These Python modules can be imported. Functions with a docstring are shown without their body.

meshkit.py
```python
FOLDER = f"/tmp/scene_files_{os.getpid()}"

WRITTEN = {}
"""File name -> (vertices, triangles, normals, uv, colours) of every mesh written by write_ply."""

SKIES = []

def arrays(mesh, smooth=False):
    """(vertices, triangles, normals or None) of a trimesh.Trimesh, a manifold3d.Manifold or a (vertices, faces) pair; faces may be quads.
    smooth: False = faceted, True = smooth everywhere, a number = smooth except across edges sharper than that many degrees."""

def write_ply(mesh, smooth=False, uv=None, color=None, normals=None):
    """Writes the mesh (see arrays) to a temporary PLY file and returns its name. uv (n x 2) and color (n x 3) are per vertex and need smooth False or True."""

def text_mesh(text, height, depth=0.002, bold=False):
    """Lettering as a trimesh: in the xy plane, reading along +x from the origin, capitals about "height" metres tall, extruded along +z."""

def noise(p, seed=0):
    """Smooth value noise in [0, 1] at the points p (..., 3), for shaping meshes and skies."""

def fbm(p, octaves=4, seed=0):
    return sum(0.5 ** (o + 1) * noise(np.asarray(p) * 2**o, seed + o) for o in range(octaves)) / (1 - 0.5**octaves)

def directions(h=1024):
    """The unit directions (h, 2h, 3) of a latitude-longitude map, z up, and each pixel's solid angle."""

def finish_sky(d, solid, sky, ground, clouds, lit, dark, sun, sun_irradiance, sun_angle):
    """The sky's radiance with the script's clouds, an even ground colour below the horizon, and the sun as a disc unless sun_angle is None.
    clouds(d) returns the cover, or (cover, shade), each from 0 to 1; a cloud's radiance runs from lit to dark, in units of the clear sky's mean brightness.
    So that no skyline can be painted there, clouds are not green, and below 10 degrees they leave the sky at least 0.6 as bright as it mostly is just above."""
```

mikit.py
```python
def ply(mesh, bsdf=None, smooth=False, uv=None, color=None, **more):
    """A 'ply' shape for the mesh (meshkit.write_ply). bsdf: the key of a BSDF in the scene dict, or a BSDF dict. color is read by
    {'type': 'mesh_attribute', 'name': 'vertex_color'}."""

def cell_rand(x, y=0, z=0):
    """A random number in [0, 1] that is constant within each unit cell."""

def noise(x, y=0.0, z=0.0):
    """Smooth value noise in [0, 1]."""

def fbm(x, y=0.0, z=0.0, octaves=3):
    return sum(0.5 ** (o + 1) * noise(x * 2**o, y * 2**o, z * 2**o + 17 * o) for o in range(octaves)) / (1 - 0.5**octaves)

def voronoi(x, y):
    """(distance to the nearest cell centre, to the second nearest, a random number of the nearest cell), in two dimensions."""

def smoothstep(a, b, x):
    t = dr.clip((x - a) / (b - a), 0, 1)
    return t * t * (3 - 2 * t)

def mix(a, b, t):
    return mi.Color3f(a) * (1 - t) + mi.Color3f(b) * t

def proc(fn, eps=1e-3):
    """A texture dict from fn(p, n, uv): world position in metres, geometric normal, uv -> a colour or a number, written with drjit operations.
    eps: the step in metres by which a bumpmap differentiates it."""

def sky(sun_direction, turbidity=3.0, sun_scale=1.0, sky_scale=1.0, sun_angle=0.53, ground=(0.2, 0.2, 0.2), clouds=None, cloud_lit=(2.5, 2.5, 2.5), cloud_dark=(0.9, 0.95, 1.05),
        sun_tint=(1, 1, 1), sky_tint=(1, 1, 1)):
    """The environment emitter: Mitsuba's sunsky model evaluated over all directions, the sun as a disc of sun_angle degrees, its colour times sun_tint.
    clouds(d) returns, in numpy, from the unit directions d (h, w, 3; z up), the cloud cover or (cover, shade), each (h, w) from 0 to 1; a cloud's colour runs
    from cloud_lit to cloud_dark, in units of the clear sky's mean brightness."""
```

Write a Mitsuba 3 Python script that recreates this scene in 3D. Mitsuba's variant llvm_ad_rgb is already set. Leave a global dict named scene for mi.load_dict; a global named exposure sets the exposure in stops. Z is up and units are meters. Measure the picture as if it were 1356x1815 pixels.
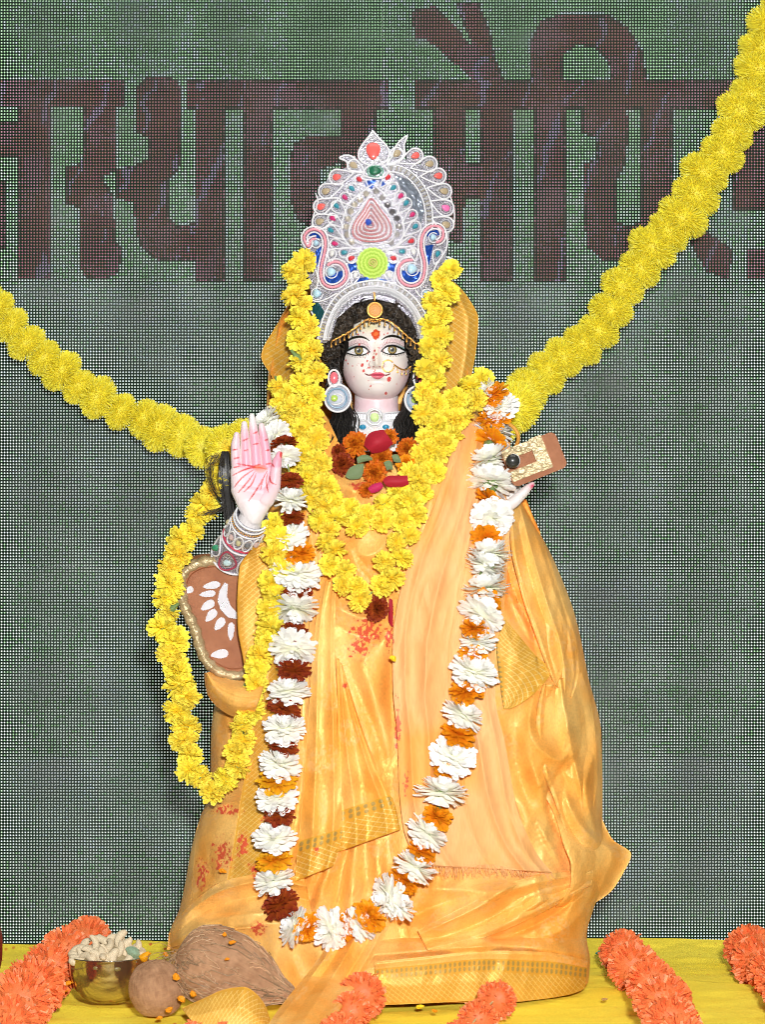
import math, random
import numpy as np, drjit as dr, mitsuba as mi, trimesh, shapely
import manifold3d as m3
from scipy.interpolate import PchipInterpolator, CubicSpline
import mikit, meshkit
from mikit import proc, noise, fbm, voronoi, cell_rand, smoothstep, mix

random.seed(7)
RNG = np.random.default_rng(7)
T = mi.ScalarTransform4f
scene, labels = {}, {}

# ------------------------------------------------------------------ camera, light, exposure
S, D, ZC = 1 / 1500.0, 3.5, 0.5817          # metres per photo pixel at depth 0, camera distance, camera height
exposure = 0.0
scene['camera'] = {'type': 'perspective', 'fov': 2 * math.degrees(math.atan(678 * S / D)), 'fov_axis': 'x',
                   'near_clip': 0.05, 'far_clip': 60.0,
                   'to_world': T().look_at(origin=[0, -D, ZC], target=[0, 0, ZC], up=[0, 0, 1])}
# the photographer's flash, up and to the right of the lens, and the hall around
scene['flash_lamp'] = {'type': 'disk', 'to_world': T().look_at(origin=[0.14, -3.62, ZC + 0.34], target=[0, 0.2, ZC], up=[0, 0, 1]).scale([0.075, 0.075, 1]),
                       'bsdf': {'type': 'diffuse', 'reflectance': {'type': 'rgb', 'value': 0.5}},
                       'emitter': {'type': 'area', 'radiance': {'type': 'rgb', 'value': [2850, 2820, 2790]}, 'sampling_weight': 3.0}}
labels['flash_lamp'] = {'label': 'round white flash lamp above and behind the camera', 'category': 'lamp'}
scene['ceiling_lamp'] = {'type': 'rectangle', 'to_world': T().translate([0.3, -1.6, 3.4]).rotate([1, 0, 0], 180).scale([1.6, 1.2, 1]),
                         'bsdf': {'type': 'diffuse', 'reflectance': {'type': 'rgb', 'value': 0.5}},
                         'emitter': {'type': 'area', 'radiance': {'type': 'rgb', 'value': [1.15, 1.14, 1.08]}, 'sampling_weight': 1.0}}
labels['ceiling_lamp'] = {'label': 'wide white ceiling lamp of the hall above the table', 'category': 'lamp'}
scene['hall_light'] = {'type': 'constant', 'radiance': {'type': 'rgb', 'value': [0.085, 0.085, 0.083]}, 'sampling_weight': 1.0}

# ------------------------------------------------------------------ helpers
def lin(r, g, b):
    c = np.array([r, g, b], float) / 255
    return np.where(c < 0.04045, c / 12.92, ((c + 0.055) / 1.055) ** 2.4)

def W(px, py, Y):
    """A point of the place: seen at photo pixel px, py when it lies Y metres behind the front of the statue's base."""
    px, py, Y = np.broadcast_arrays(np.asarray(px, float), np.asarray(py, float), np.asarray(Y, float))
    k = S * (D + Y) / D
    return np.stack([(px - 678) * k, Y, ZC + (907.5 - py) * k], -1)

def G(py, h):
    """Depth at which something h metres above the table is seen at row py."""
    return D * ((ZC - h) / ((np.asarray(py, float) - 907.5) * S)) - D

def key_for(base):
    if base not in scene and base not in labels:
        return base
    i = 1
    while f'{base}_{i:03d}' in scene or f'{base}_{i:03d}' in labels:
        i += 1
    return f'{base}_{i:03d}'

def tag(key, label=None, cat=None, group=None, kind=None):
    d = labels.setdefault(key, {})
    for k, v in (('label', label), ('category', cat), ('group', group), ('kind', kind)):
        if v:
            d[k] = v
    return key

def thing(base, label, cat, group=None):
    return tag(key_for(base), label, cat, group)

def add(base, vf, bsdf, color=None, uv=None, smooth=True, parent=None, label=None, cat=None, group=None, kind=None, **more):
    key = key_for((parent + '__' if parent else '') + base)
    v, f = vf[0], vf[1]
    if color is None and len(vf) > 2:
        color = vf[2]
    if color is not None and smooth is not True and smooth is not False:
        v, f, _ = meshkit.arrays((v, f), smooth); smooth = True
    if color is not None:
        color = np.broadcast_to(np.asarray(color, float), (len(v), 3))
    scene[key] = mikit.ply((v, f), bsdf, smooth=smooth, uv=uv, color=color, **more)
    if label or cat or group or kind:
        tag(key, label, cat, group, kind)
    return key

def cat(parts):
    vs, fs, cs, n = [], [], [], 0
    for p in parts:
        vs.append(p[0]); fs.append(np.asarray(p[1]) + n); n += len(p[0])
        if len(p) > 2:
            cs.append(np.broadcast_to(np.asarray(p[2], float), (len(p[0]), 3)))
    return (np.vstack(vs), np.vstack(fs), np.vstack(cs)) if cs else (np.vstack(vs), np.vstack(fs))

def grid_faces(nu, nv):
    i, j = np.meshgrid(np.arange(nu - 1), np.arange(nv - 1), indexing='ij')
    a = (i * nv + j).ravel()
    return np.vstack([np.stack([a, a + nv, a + nv + 1], 1), np.stack([a, a + nv + 1, a + 1], 1)])

def tube(pts, r, sides=6):
    p = np.asarray(pts, float)
    t = np.gradient(p, axis=0); t /= np.linalg.norm(t, axis=1, keepdims=True) + 1e-12
    ref = np.where(np.abs(t[:, 1:2]) < 0.9, [[0, 1.0, 0]], [[1.0, 0, 0]])
    a = np.cross(t, ref); a /= np.linalg.norm(a, axis=1, keepdims=True) + 1e-12
    b = np.cross(t, a)
    ang = np.arange(sides) * 2 * np.pi / sides
    r = np.broadcast_to(r, (len(p),))[:, None, None]
    v = (p[:, None] + r * (np.cos(ang)[None, :, None] * a[:, None] + np.sin(ang)[None, :, None] * b[:, None])).reshape(-1, 3)
    n = len(p)
    i, j = np.meshgrid(np.arange(n - 1), np.arange(sides), indexing='ij')
    q = np.stack([i * sides + j, i * sides + (j + 1) % sides, (i + 1) * sides + (j + 1) % sides, (i + 1) * sides + j], -1).reshape(-1, 4)
    f = np.vstack([q[:, [0, 1, 2]], q[:, [0, 2, 3]]])
    v = np.vstack([v, p[:1], p[-1:]]); k = np.arange(sides)
    f = np.vstack([f, np.stack([(k + 1) % sides, k, k * 0 + n * sides], 1), np.stack([(n - 1) * sides + k, (n - 1) * sides + (k + 1) % sides, k * 0 + n * sides + 1], 1)])
    return v, f

def spline(pts, n, closed=False):
    p = np.asarray(pts, float)
    if closed:
        p = np.vstack([p, p[:1]])
    d = np.r_[0, np.cumsum(np.linalg.norm(np.diff(p[:, :2], axis=0), axis=1) + 1e-6)]
    cs = CubicSpline(d, p, axis=0, bc_type='periodic' if closed else 'natural') if len(p) > 2 else (lambda t: np.stack([np.interp(t, d, p[:, k]) for k in range(p.shape[1])], -1))
    return cs(np.linspace(0, d[-1], n))

def poly(pts, n):
    """Polyline resampled evenly in length, rounded by a monotone spline."""
    p = np.asarray(pts, float)
    d = np.r_[0, np.cumsum(np.linalg.norm(np.diff(p, axis=0), axis=1) + 1e-6)]
    t = np.linspace(0, d[-1], n)
    return np.stack([PchipInterpolator(d, p[:, k])(t) for k in range(p.shape[1])], -1)

ICO = [trimesh.creation.icosphere(subdivisions=k) for k in range(4)]
def ball(c, r, sub=2):
    m = ICO[sub]
    return np.array(m.vertices) * np.broadcast_to(r, (3,)) + np.asarray(c), np.array(m.faces)

def seg_dist(px, py, pts):
    """Distance of points to a polyline, signed by the side it lies on."""
    P = np.stack([px, py], -1); best = np.full(px.shape, 1e9); sign = np.zeros(px.shape); along = np.zeros(px.shape)
    pts = np.asarray(pts, float); n = len(pts) - 1
    for i in range(n):
        a, b = pts[i], pts[i + 1]; e = b - a
        t = np.clip(((P - a) @ e) / (e @ e), 0, 1)
        d = P - (a + t[..., None] * e); q = np.hypot(d[..., 0], d[..., 1])
        w = q < best
        best = np.where(w, q, best); sign = np.where(w, np.sign(e[0] * d[..., 1] - e[1] * d[..., 0]), sign); along = np.where(w, (i + t) / n, along)
    return best, sign, along

def sm(a, b, x):
    t = np.clip((np.asarray(x, float) - a) / (b - a), 0, 1)
    return t * t * (3 - 2 * t)

# ------------------------------------------------------------------ materials
def rgb(c): return {'type': 'rgb', 'value': [float(x) for x in c]}
VC = {'type': 'mesh_attribute', 'name': 'vertex_color'}
def two(b): return {'type': 'twosided', 'bsdf': b}
def pr(base, rough, **k):
    return {'type': 'principled', 'base_color': base, 'roughness': rough, **k}
def bump(fn, inner, eps=4e-4): return {'type': 'bumpmap', 'arbitrary': proc(fn, eps), 'scale': 1.0, 'bsdf': inner}

scene['m_petal'] = two(pr(VC, 0.6, specular=0.25, sheen=0.2))
scene['m_plastic'] = two(pr(VC, 0.5, specular=0.28))
scene['m_paint'] = two(pr(VC, 0.4, specular=0.30, clearcoat=0.12, clearcoat_gloss=0.85))
scene['m_cord'] = two(pr(VC, 0.45, specular=0.4, sheen=0.3))
scene['m_gem'] = two(pr(VC, 0.07, specular=0.8, clearcoat=1.0, clearcoat_gloss=0.98))
scene['m_gold'] = two(pr(rgb([0.85, 0.45, 0.10]), 0.3, metallic=0.75, specular=0.6))
scene['m_hair'] = two(pr(VC, 0.38, specular=0.5))
scene['m_steel'] = two(pr(rgb([0.66, 0.56, 0.42]), 0.13, metallic=0.97))
scene['m_foil'] = two(pr(VC, 0.22, metallic=0.55, specular=0.6))

def crown_glitter(p, n, uv):
    r = cell_rand(p.x * 900, p.y * 300, p.z * 900)
    return mix([0.20, 0.20, 0.21], [0.85, 0.85, 0.88], r * r) * mix([1, 1, 1], [0.9, 0.85, 1.0], cell_rand(p.z * 700, p.x * 700, 3))
def glitter_bump(p, n, uv):
    return 0.0006 * noise(p.x * 800, p.y * 800, p.z * 800)
scene['m_glitter'] = two(bump(glitter_bump, pr(proc(crown_glitter), 0.3, metallic=0.45, specular=0.6)))

STAINS = [(648, 1118, 46, 36), (636, 1150, 30, 30), (690, 1130, 14, 28), (392, 1520, 30, 42), (352, 1560, 18, 40), (430, 1500, 16, 40), (400, 1440, 40, 14), (452, 1540, 16, 20), (478, 1450, 20, 50), (563, 1502, 10, 10), (612, 1215, 8, 10), (705, 1290, 8, 70), (720, 1380, 8, 40), (460, 1640, 20, 20), (640, 860, 30, 14), (500, 1070, 22, 30)]
_st = [(*W(a, b, 0.03)[[0, 2]], c * S, d * S) for a, b, c, d in STAINS]
def stain(p):
    m = mi.Float(0)
    for x, z, a, b in _st:
        m = dr.maximum(m, dr.exp(-(dr.square((p.x - x) / a) + dr.square((p.z - z) / b))))
    k = fbm(p.x * 380, p.y * 200, p.z * 210, 3)
    return dr.clip(smoothstep(0.62, 0.70, m * 0.36 + k * 0.66) + 0.38 * smoothstep(0.30, 1.0, m) * smoothstep(0.3, 0.6, k), 0, 1)

def zari(uv):
    u, v = uv.x, uv.y
    a = (u * 0.9 + v) / 0.0062; b = (u * 0.9 - v * 0.55) / 0.0062
    la = dr.abs(a - dr.floor(a) - 0.5); lb = dr.abs(b - dr.floor(b) - 0.5)
    lat = smoothstep(0.36, 0.47, la) + 0.6 * smoothstep(0.40, 0.48, lb)
    def row(v0, pitch, r):
        c = u / pitch; return 1 - smoothstep(r * 0.7, r, dr.sqrt(dr.square((c - dr.floor(c) - 0.5) * pitch * 1.25) + dr.square((v - v0) * 0.72)))
    inner = smoothstep(0.002, 0.003, v) * (1 - smoothstep(0.0325, 0.0335, v))
    dots = row(0.0375, 0.0058, 0.0023) + row(0.0438, 0.0058, 0.0023)
    return dr.clip(lat * inner, 0, 1), dr.clip(dots, 0, 1), 1 - smoothstep(0.0475, 0.0485, v)

def silk_color(p, n, uv):
    lat, dots, bor = zari(uv)
    k = fbm(p.x * 22, p.y * 22, p.z * 12, 3); fine = noise(p.x * 1400, p.y * 900, p.z * 350)
    base = mix([0.90, 0.39, 0.062], [0.95, 0.565, 0.165], smoothstep(0.25, 0.75, k)) * (0.86 + 0.24 * fine)
    f1, f2, cr = voronoi(uv.x * 14.0, uv.y * 14.0)                     # woven butta motifs, barely a tone lighter
    ring = smoothstep(0.03, 0.06, 0.13 - dr.abs(f1 - 0.16)) * smoothstep(0.35, 0.65, noise(uv.x * 420, uv.y * 420, 2.0))
    base = mix(base, mi.Color3f(0.88, 0.52, 0.20), 0.45 * ring * (1 - bor))
    base = mix(base, mi.Color3f(0.66, 0.34, 0.03), bor * 0.85)
    base = mix(base, mi.Color3f(0.90, 0.64, 0.22), dr.clip(lat * 0.8, 0, 1))
    base = mix(base, mi.Color3f(0.42, 0.30, 0.09), dots * 0.85)
    return mix(base, mi.Color3f(0.62, 0.035, 0.03), stain(p) * 0.85)
def silk_metal(p, n, uv):
    lat, dots, bor = zari(uv)
    k = smoothstep(0.45, 0.75, fbm(p.x * 40 + 5, p.y * 40, p.z * 30, 3))
    return dr.clip(0.04 + 0.26 * k + 0.25 * lat + 0.2 * dots, 0, 0.6) * (1 - 0.8 * stain(p))
def silk_bump(p, n, uv):
    lat, dots, bor = zari(uv)
    c = noise(p.x * 420, p.y * 420, p.z * 300)
    return 0.0010 * fbm(p.x * 75, p.y * 75, p.z * 50, 2) + 0.0004 * c + 0.00018 * noise(p.x * 1300, p.y * 1300, p.z * 900) + 0.0002 * lat + 0.0002 * dots
scene['m_silk'] = two(bump(silk_bump, pr(proc(silk_color), 0.46, metallic=proc(silk_metal), specular=0.34, sheen=0.35)))

def sheer_color(p, n, uv):
    k = fbm(p.x * 16, p.y * 16, p.z * 5, 3); fine = noise(p.x * 1500, p.y * 200, p.z * 120); w = noise(p.x * 30, 1.0, p.z * 5)
    c = mix([0.80, 0.38, 0.115], [0.88, 0.50, 0.215], dr.clip(0.15 + 0.45 * k + 0.5 * w, 0, 1)) * (0.9 + 0.16 * fine)
    c = mix(c, mi.Color3f(0.86, 0.36, 0.06), 0.75 * smoothstep(0.48, 0.66, fbm(p.x * 13 + 3, p.y * 5, p.z * 7, 3)))
    return mix(c, mi.Color3f(0.62, 0.04, 0.04), stain(p) * 0.7)
def sheer_bump(p, n, uv):
    return 0.0010 * fbm(p.x * 60, p.y * 60, p.z * 25, 3) + 0.0003 * noise(p.x * 900, p.y * 300, p.z * 400)
scene['m_sheer'] = two(bump(sheer_bump, pr(proc(sheer_color), 0.6, metallic=0.02, specular=0.25, sheen=0.5)))

def cloth_color(p, n, uv):
    k = fbm(p.x * 9, p.y * 9, p.z * 4, 3)
    c = mix([0.84, 0.64, 0.04], [0.90, 0.73, 0.08], k) * (0.94 + 0.1 * noise(p.x * 900, p.y * 900, 1.0))
    f1, f2, cr = voronoi(p.x * 42, p.y * 30)
    s = (1 - smoothstep(0.05, 0.12, f1)) * smoothstep(0.62, 0.66, cr) + (1 - smoothstep(0.02, 0.05, voronoi(p.x * 95, p.y * 70)[0])) * 0.7
    near = (1 - smoothstep(-0.30, -0.02, p.x)) * smoothstep(0.45, 0.2, dr.abs(p.x + 0.2)) + 0.35 * smoothstep(0.45, 0.7, noise(p.x * 6, p.y * 6, 4.0))
    return mix(c, mi.Color3f(0.6, 0.05, 0.03), dr.clip(s * near, 0, 1) * 0.8)
def cloth_bump(p, n, uv):
    return 0.008 * fbm(p.x * 22, p.y * 50, p.z * 22, 3) + 0.00025 * noise(p.x * 700, p.y * 700, p.z * 700)
scene['m_cloth'] = two(bump(cloth_bump, pr(proc(cloth_color), 0.75, specular=0.15, sheen=0.3)))

def husk_color(p, n, uv):
    a = noise(uv.x * 260, uv.y * 14, 0.0); b = noise(uv.x * 40, uv.y * 70, 5.0); c = 0.55 * fbm(p.x * 40, p.y * 40, p.z * 40, 3) + 0.45 * fbm(p.x * 220, p.y * 220, p.z * 140, 2)
    return mix([0.24, 0.115, 0.055], [0.52, 0.30, 0.17], dr.clip(0.10 + 0.22 * a + 0.18 * b + 1.3 * (c - 0.27), 0, 1))
def husk_bump(p, n, uv):
    return 0.0007 * noise(uv.x * 200, uv.y * 10, 0.0) + 0.0004 * noise(uv.x * 30, uv.y * 90, 4.0) + 0.0022 * fbm(p.x * 110, p.y * 110, p.z * 110, 3)
scene['m_husk'] = two(bump(husk_bump, pr(proc(husk_color), 0.8, specular=0.15, sheen=0.4)))

def clay_color(p, n, uv):
    k = fbm(p.x * 60, p.y * 60, p.z * 60, 3)
    return mix([0.27, 0.095, 0.042], [0.41, 0.17, 0.08], k)
def clay_bump(p, n, uv):
    return 0.0008 * fbm(p.x * 140, p.y * 140, p.z * 140, 3)
scene['m_clay'] = two(bump(clay_bump, pr(proc(clay_color), 0.6, specular=0.2)))
def leafgold_color(p, n, uv):
    k = fbm(p.x * 90, p.y * 90, p.z * 160, 3)
    return mix([0.32, 0.22, 0.09], [0.58, 0.47, 0.28], k)
def leafgold_bump(p, n, uv):
    return 0.0028 * fbm(p.x * 160, p.y * 160, p.z * 160, 3)
scene['m_leafgold'] = two(bump(leafgold_bump, pr(proc(leafgold_color), 0.4, metallic=0.3, specular=0.45)))
def module_color(p, n, uv):
    k = noise(p.x * 3, 0.0, p.z * 3)
    return mix([0.003, 0.013, 0.006], [0.006, 0.019, 0.010], k) * (0.85 + 0.3 * cell_rand(p.x / 0.128, 0.0, p.z / 0.128))
scene['m_module'] = two(pr(proc(module_color), 0.7, specular=0.12))

# ------------------------------------------------------------------ the setting: table cloth
nx, ny = 330, 150
gx, gy = np.meshgrid(np.linspace(-0.85, 0.85, nx), np.linspace(0, 1, ny), indexing='ij')
# profile across the table: a lip turned up against the screen, the flat top, and the drop at the front edge
prof = np.array([[0.488, 0.012], [0.480, 0.011], [0.462, 0.004], [0.42, 0.002], [0.0, 0.0], [-0.30, 0.0], [-0.345, -0.004], [-0.362, -0.03], [-0.366, -0.20], [-0.37, -0.45]])
d = np.r_[0, np.cumsum(np.linalg.norm(np.diff(prof, axis=0), axis=1))]
cy = np.interp(gy * d[-1], d, prof[:, 0]); cz = np.interp(gy * d[-1], d, prof[:, 1])
P = np.stack([gx * 6, cy * 16, cz * 6], -1)
wr = (meshkit.fbm(P, 3, 3) - 0.5) * 0.012 + (meshkit.fbm(np.stack([gx * 3 + cy * 3, cy * 34, cz * 3], -1), 2, 9) - 0.5) * 0.012 - 0.006 * np.abs(2 * meshkit.noise(np.stack([gx * 7 + cy * 4, cy * 17 - gx * 3, cz], -1), 12) - 1)
top = sm(-0.36, -0.30, cy)
cz2 = cz + wr * top * sm(0.0, 0.1, 0.60 - cy); cy2 = cy + wr * (1 - top) * 1.5
V = np.stack([gx, cy2, cz2 - 0.004], -1).reshape(-1, 3)
add('table_cloth', (V, grid_faces(nx, ny)), 'm_cloth', label='wrinkled plain yellow cloth covering the table under the statue', cat='table cloth')
bx = trimesh.creation.box(extents=[1.9, 0.80, 0.74]); bx.apply_translation([0, 0.06, -0.395])
add('altar_table', (np.array(bx.vertices), np.array(bx.faces)), 'm_plastic', color=[0.2, 0.14, 0.1], smooth=False, label='plain wooden altar table hidden under the yellow cloth', cat='table')
gr = np.array([[-6, -6, -0.78], [6, -6, -0.78], [6, 6, -0.78], [-6, 6, -0.78]])
add('floor', (gr, np.array([[0, 1, 2], [0, 2, 3]])), 'm_plastic', color=[0.22, 0.2, 0.18], smooth=False, kind='structure')

# ------------------------------------------------------------------ LED screen with writing
YS = 0.497
SX, SZ = lambda x: (np.asarray(x) - 678) * S * (D + YS) / D, lambda y: ZC + (907.5 - np.asarray(y)) * S * (D + YS) / D
led = thing('led_screen', 'large green LED dot screen with dark red lettering behind the statue', 'screen')
mb = trimesh.creation.box(extents=[0.1276, 0.012, 0.1276])
panel = mikit.ply((np.array(mb.vertices), np.array(mb.faces)), 'm_module', smooth=False)
for i in range(-5, 5):
    for j in range(0, 11):
        scene[key_for(led + '__panel')] = {**panel, 'to_world': T().translate([0.064 + 0.128 * i, YS + 0.006, -0.004 + 0.064 + 0.128 * j])}
def a_(pts): return [(x / 1.994, y / 1.994) for x, y in pts]
def b_(pts): return [(676 + x / 1.994, y / 1.994) for x, y in pts]
def bxp(x0, y0, x1, y1): return [(x0, y0), (x1, y0), (x1, y1), (x0, y1)]
LET = [a_(bxp(-60, 280, 440, 382)), a_(bxp(65, 370, 182, 990)), a_(bxp(-60, 432, 70, 555)), a_(bxp(-60, 640, 20, 880)),
       a_([(295, 370), (412, 370), (410, 600), (362, 630), (402, 700), (406, 860), (436, 880), (420, 962), (370, 992), (300, 982), (280, 940), (280, 735), (235, 720), (235, 590), (282, 580), (295, 560)]),
       a_([(510, 280), (580, 268), (630, 288), (642, 330), (637, 590), (595, 640), (595, 760), (620, 800), (695, 790), (695, 918), (560, 922), (500, 880), (480, 820), (475, 722), (410, 700), (410, 600), (480, 587), (527, 560), (525, 490), (480, 470), (480, 318)]),
       a_(bxp(690, 300, 796, 992)), a_(bxp(656, 286, 1378, 386)), a_(bxp(860, 370, 965, 992)), a_(bxp(1210, 370, 1330, 760)),
       a_([(1040, 510), (1100, 480), (1215, 490), (1215, 570), (1135, 600), (1130, 740), (1110, 802), (1050, 780), (1025, 700), (1025, 560)]),
       b_(bxp(118, 286, 1500, 384)), b_(bxp(186, 370, 295, 730)), b_(bxp(186, 580, 360, 700)), b_([(225, 700), (290, 700), (292, 865), (240, 850)]), b_(bxp(350, 370, 465, 996)),
       b_([(105, 42), (190, 25), (260, 90), (320, 170), (412, 290), (330, 290), (230, 200), (160, 140), (120, 140)]),
       b_([(265, 15), (345, 15), (382, 110), (402, 210), (437, 290), (370, 290), (330, 180), (290, 90)]),
       b_([(535, 300), (525, 250), (525, 150), (562, 78), (632, 50), (800, 55), (870, 100), (920, 180), (942, 300), (865, 300), (812, 285), (805, 225), (755, 168), (685, 160), (642, 200), (640, 300)]),
       b_(bxp(540, 280, 650, 996)),
       b_([(710, 290), (790, 280), (862, 300), (872, 480), (862, 580), (830, 640), (830, 780), (870, 802), (925, 780), (925, 922), (780, 922), (725, 870), (715, 720), (715, 580), (762, 560), (762, 490), (710, 470)]),
       b_(bxp(920, 370, 1030, 932)),
       b_([(1100, 560), (1160, 480), (1240, 460), (1240, 370), (1500, 370), (1500, 740), (1240, 745), (1240, 560), (1190, 600), (1180, 700), (1110, 760)]),
       b_([(1090, 860), (1150, 820), (1240, 880), (1230, 992), (1150, 960)]), b_(bxp(1290, 880, 1500, 990))]
writing = shapely.union_all([shapely.Polygon(p).buffer(2.5) for p in LET]).buffer(-3.5).buffer(1)
ix, iz = np.meshgrid(np.arange(-142, 142), np.arange(1, 348), indexing='ij')
dxs, dzs = (ix.ravel() + 0.5) * 0.004, -0.004 + (iz.ravel() + 0.5) * 0.004
dpx, dpy = 678 + dxs / (S * (D + YS) / D), 907.5 - (dzs - ZC) / (S * (D + YS) / D)
inside = shapely.contains_xy(writing, dpx, dpy)
edge = shapely.distance(shapely.points(dpx, dpy), writing.boundary)
n1 = meshkit.fbm(np.stack([dpx / 40 + dpy / 90, dpy / 160 - dpx / 70, dpx * 0], -1), 3, 4)
n2 = meshkit.fbm(np.stack([dpx / 60, dpy / 60, dpx * 0 + 3], -1), 3, 8)
mod = np.random.default_rng(3).random((40, 40))
rn = np.clip(RNG.random(len(dpx)) + .30 * (mod[np.floor(dxs / .128).astype(int) + 20, np.floor((dzs + .004) / .128).astype(int)] - .5), 0, .999); up = sm(720, 60, dpy)
streak = (np.sin((dpx * 0.9 + dpy * 0.33) / 12 + 5 * n2) > 0.93) & (n1 > 0.46)
CL = {'green_white_dot': ([0.50, 0.82, 0.48], 0), 'pale_green_dot': ([0.64, 0.92, 0.68], 1), 'white_dot': ([0.84, 0.98, 0.90], 2), 'bluish_white_dot': ([0.82, 0.97, 1.0], 3),
      'dim_red_dot': ([0.44, 0.19, 0.24], 4), 'brown_dot': ([0.42, 0.21, 0.20], 5), 'pink_dot': ([0.52, 0.27, 0.35], 6), 'violet_dot': ([0.56, 0.42, 0.62], 7), 'dark_dot': ([0.22, 0.14, 0.15], 8)}
cls = np.where(rn < 0.55 * up + 0.02, 0, np.where(rn < 0.75 * up + 0.15, 1, np.where(rn < 0.90, 2, 3)))
incls = np.where((edge < 3.0) & (rn < .75), 8, np.where(streak, 7, np.where(n2 + 0.25 * (rn - 0.5) > 0.56, 6, np.where(rn < 0.35, 5, 4))))
cls = np.where(inside, incls, np.where((edge < 3.0) & (rn < 0.5), 3, cls))
K = 6
ang = np.arange(K) * 2 * np.pi / K + 0.26
hexv = np.vstack([np.stack([0.00115 * np.cos(ang), np.zeros(K), 0.00115 * np.sin(ang)], 1), [[0, -0.0005, 0]]])
hexf = np.stack([np.arange(K), (np.arange(K) + 1) % K, np.full(K, K)], 1)
for name, (col, c) in CL.items():
    m = np.nonzero(cls == c)[0]
    c0 = np.stack([dxs[m], np.full(len(m), YS - 0.0004), dzs[m]], 1)
    v = (c0[:, None] + hexv[None]).reshape(-1, 3); f = (hexf[None] + (np.arange(len(m)) * (K + 1))[:, None, None]).reshape(-1, 3)
    add(name, (v, f), {'type': 'diffuse', 'reflectance': rgb(np.array(col) * 0.55)}, smooth=False, parent=led, kind='stuff',
        emitter={'type': 'area', 'radiance': rgb(np.array(col) * 0.64), 'sampling_weight': 0.0})

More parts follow.
